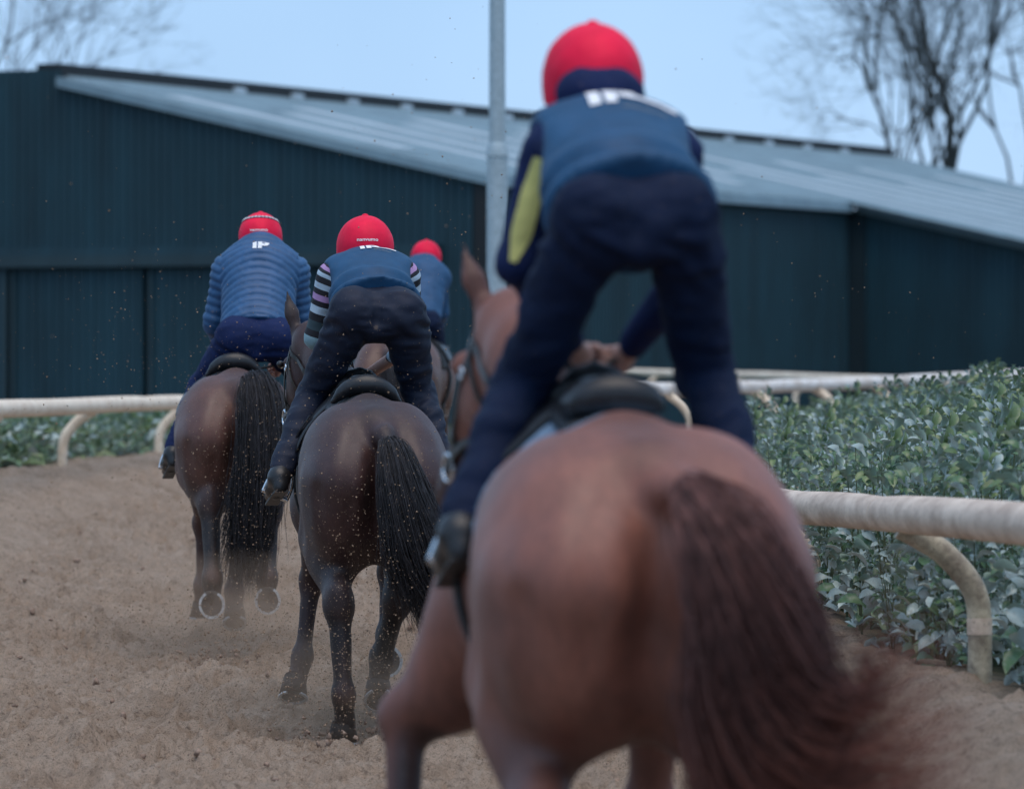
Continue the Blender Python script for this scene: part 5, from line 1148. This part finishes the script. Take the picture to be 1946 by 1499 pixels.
# ================================================================== FLYING SAND
def grains(label, boxes, seed):
    g = np.random.default_rng(seed); Vt = A([(1, 1, 1), (1, -1, -1), (-1, 1, -1), (-1, -1, 1)]) * 0.6; Ft = A([(0, 1, 2), (0, 3, 1), (0, 2, 3), (1, 3, 2)]); V = []; F = []; n = 0
    for (c, s, num, r0, r1) in boxes:
        for i in range(num):
            p = A(c) + g.normal(0, 1, 3) * A(s)
            if p[2] < 0.05: p[2] = 0.05 + g.random() * 0.3
            r = r0 + (r1 - r0) * g.random() ** 3; Rm = np.linalg.qr(g.normal(0, 1, (3, 3)))[0]
            V.append(Vt * r * g.uniform(0.6, 1.4, 3) @ Rm + p); F.append(Ft + n); n += 4
    obj('flying_sand', np.concatenate(V), np.concatenate(F), M['grain'], smooth=False, kind='stuff', label=label, category='flying sand')
grains('grains of sand kicked up into the air around the galloping horses', [
    (P(670, 1100, 24.0), (0.24, 0.5, 0.34), 2400, 0.0014, 0.0052), (P(720, 850, 24.2), (0.30, 0.7, 0.32), 600, 0.0014, 0.0044), (P(450, 930, 28.6), (0.28, 0.7, 0.42), 1500, 0.0016, 0.005),
    (P(420, 1200, 28.5), (0.35, 0.6, 0.12), 2200, 0.002, 0.007), (P(650, 1300, 24.2), (0.25, 0.5, 0.14), 2600, 0.0016, 0.006),
    (P(230, 690, 30), (0.40, 2.5, 0.35), 420, 0.002, 0.006), (P(860, 560, 27), (0.35, 3.0, 0.5), 330, 0.002, 0.006), (P(1600, 560, 27), (0.8, 4.0, 0.45), 160, 0.002, 0.006),
    (P(700, 500, 22), (1.2, 3.0, 0.5), 140, 0.002, 0.005)], 5)
# spurts of sand under the hooves
def spurt(label, c, s, num, seed):
    g = np.random.default_rng(seed); V = []; F = []; n = 0
    for i in range(num):
        a = abs(g.normal(0, 1)); p = A(c) + A([g.normal(0, s[0]), g.normal(0, s[1]), a * s[2]]); r = 0.0025 + 0.010 * g.random() ** 5
        v = IV * r * g.uniform(0.6, 1.4, 3) * (1 + 0.8 * vnoise(IV * 2.4 + g.uniform(0, 99, 3)))[:, None]; V.append(v + p); F.append(IF + n); n += len(v)
    obj('sand_spurt', np.concatenate(V), np.concatenate(F), M['sand'], kind='stuff', label=label, category='sand spurt')
spurt('spurt of dark sand clods behind the left horse', P(395, 1300, 27.9), (0.05, 0.08, 0.05), 260, 1)
spurt('low spray of sand clods under the left horse', P(440, 1270, 29.2), (0.18, 0.25, 0.07), 320, 2)
spurt('spray of sand clods round the hooves of the dark bay horse', P(650, 1420, 24.4), (0.12, 0.2, 0.05), 260, 3)

# ================================================================== DUST hanging behind the hooves
def dust(label, c, r, dens, seed):
    m = bpy.data.materials.new('sand_dust'); m.use_nodes = True; t = m.node_tree; t.nodes.clear()
    o = t.nodes.new('ShaderNodeOutputMaterial'); v = t.nodes.new('ShaderNodeVolumePrincipled'); v.inputs['Color'].default_value = (0.80, 0.55, 0.38, 1); v.inputs['Anisotropy'].default_value = 0.1
    tc = t.nodes.new('ShaderNodeTexCoord'); n = t.nodes.new('ShaderNodeTexNoise'); n.inputs['Scale'].default_value = 2.6; n.inputs['Detail'].default_value = 3
    L = t.nodes.new('ShaderNodeVectorMath'); L.operation = 'LENGTH'; t.links.new(tc.outputs['Object'], L.inputs[0])
    f = t.nodes.new('ShaderNodeMapRange'); f.inputs[1].default_value = 1.0; f.inputs[2].default_value = 0.25; f.inputs[3].default_value = 0; f.inputs[4].default_value = 1; t.links.new(L.outputs['Value'], f.inputs[0])
    nr = t.nodes.new('ShaderNodeMapRange'); nr.inputs[1].default_value = 0.38; nr.inputs[2].default_value = 0.7; nr.inputs[3].default_value = 0.15; nr.inputs[4].default_value = 1; t.links.new(tc.outputs['Object'], n.inputs['Vector']); t.links.new(n.outputs['Fac'], nr.inputs[0])
    a = t.nodes.new('ShaderNodeMath'); a.operation = 'MULTIPLY'; t.links.new(f.outputs[0], a.inputs[0]); t.links.new(nr.outputs[0], a.inputs[1])
    b = t.nodes.new('ShaderNodeMath'); b.operation = 'MULTIPLY'; b.inputs[1].default_value = dens; t.links.new(a.outputs[0], b.inputs[0]); t.links.new(b.outputs[0], v.inputs['Density']); t.links.new(v.outputs[0], o.inputs['Volume'])
    ob = obj('dust_cloud', IV, IF, m, kind='stuff', label=label, category='dust'); ob.location = tuple(c); ob.scale = r; return ob
dust('thin dust hanging behind the airborne hooves of the left horse', P(445, 1190, 29.0), (0.75, 0.9, 0.42), 1.6, 1)
dust('thin dust round the planted hind hoof of the dark bay horse', P(670, 1330, 24.7), (0.60, 0.8, 0.36), 1.9, 2)
SC.cycles.volume_step_rate = 2.0; SC.cycles.volume_max_steps = 64
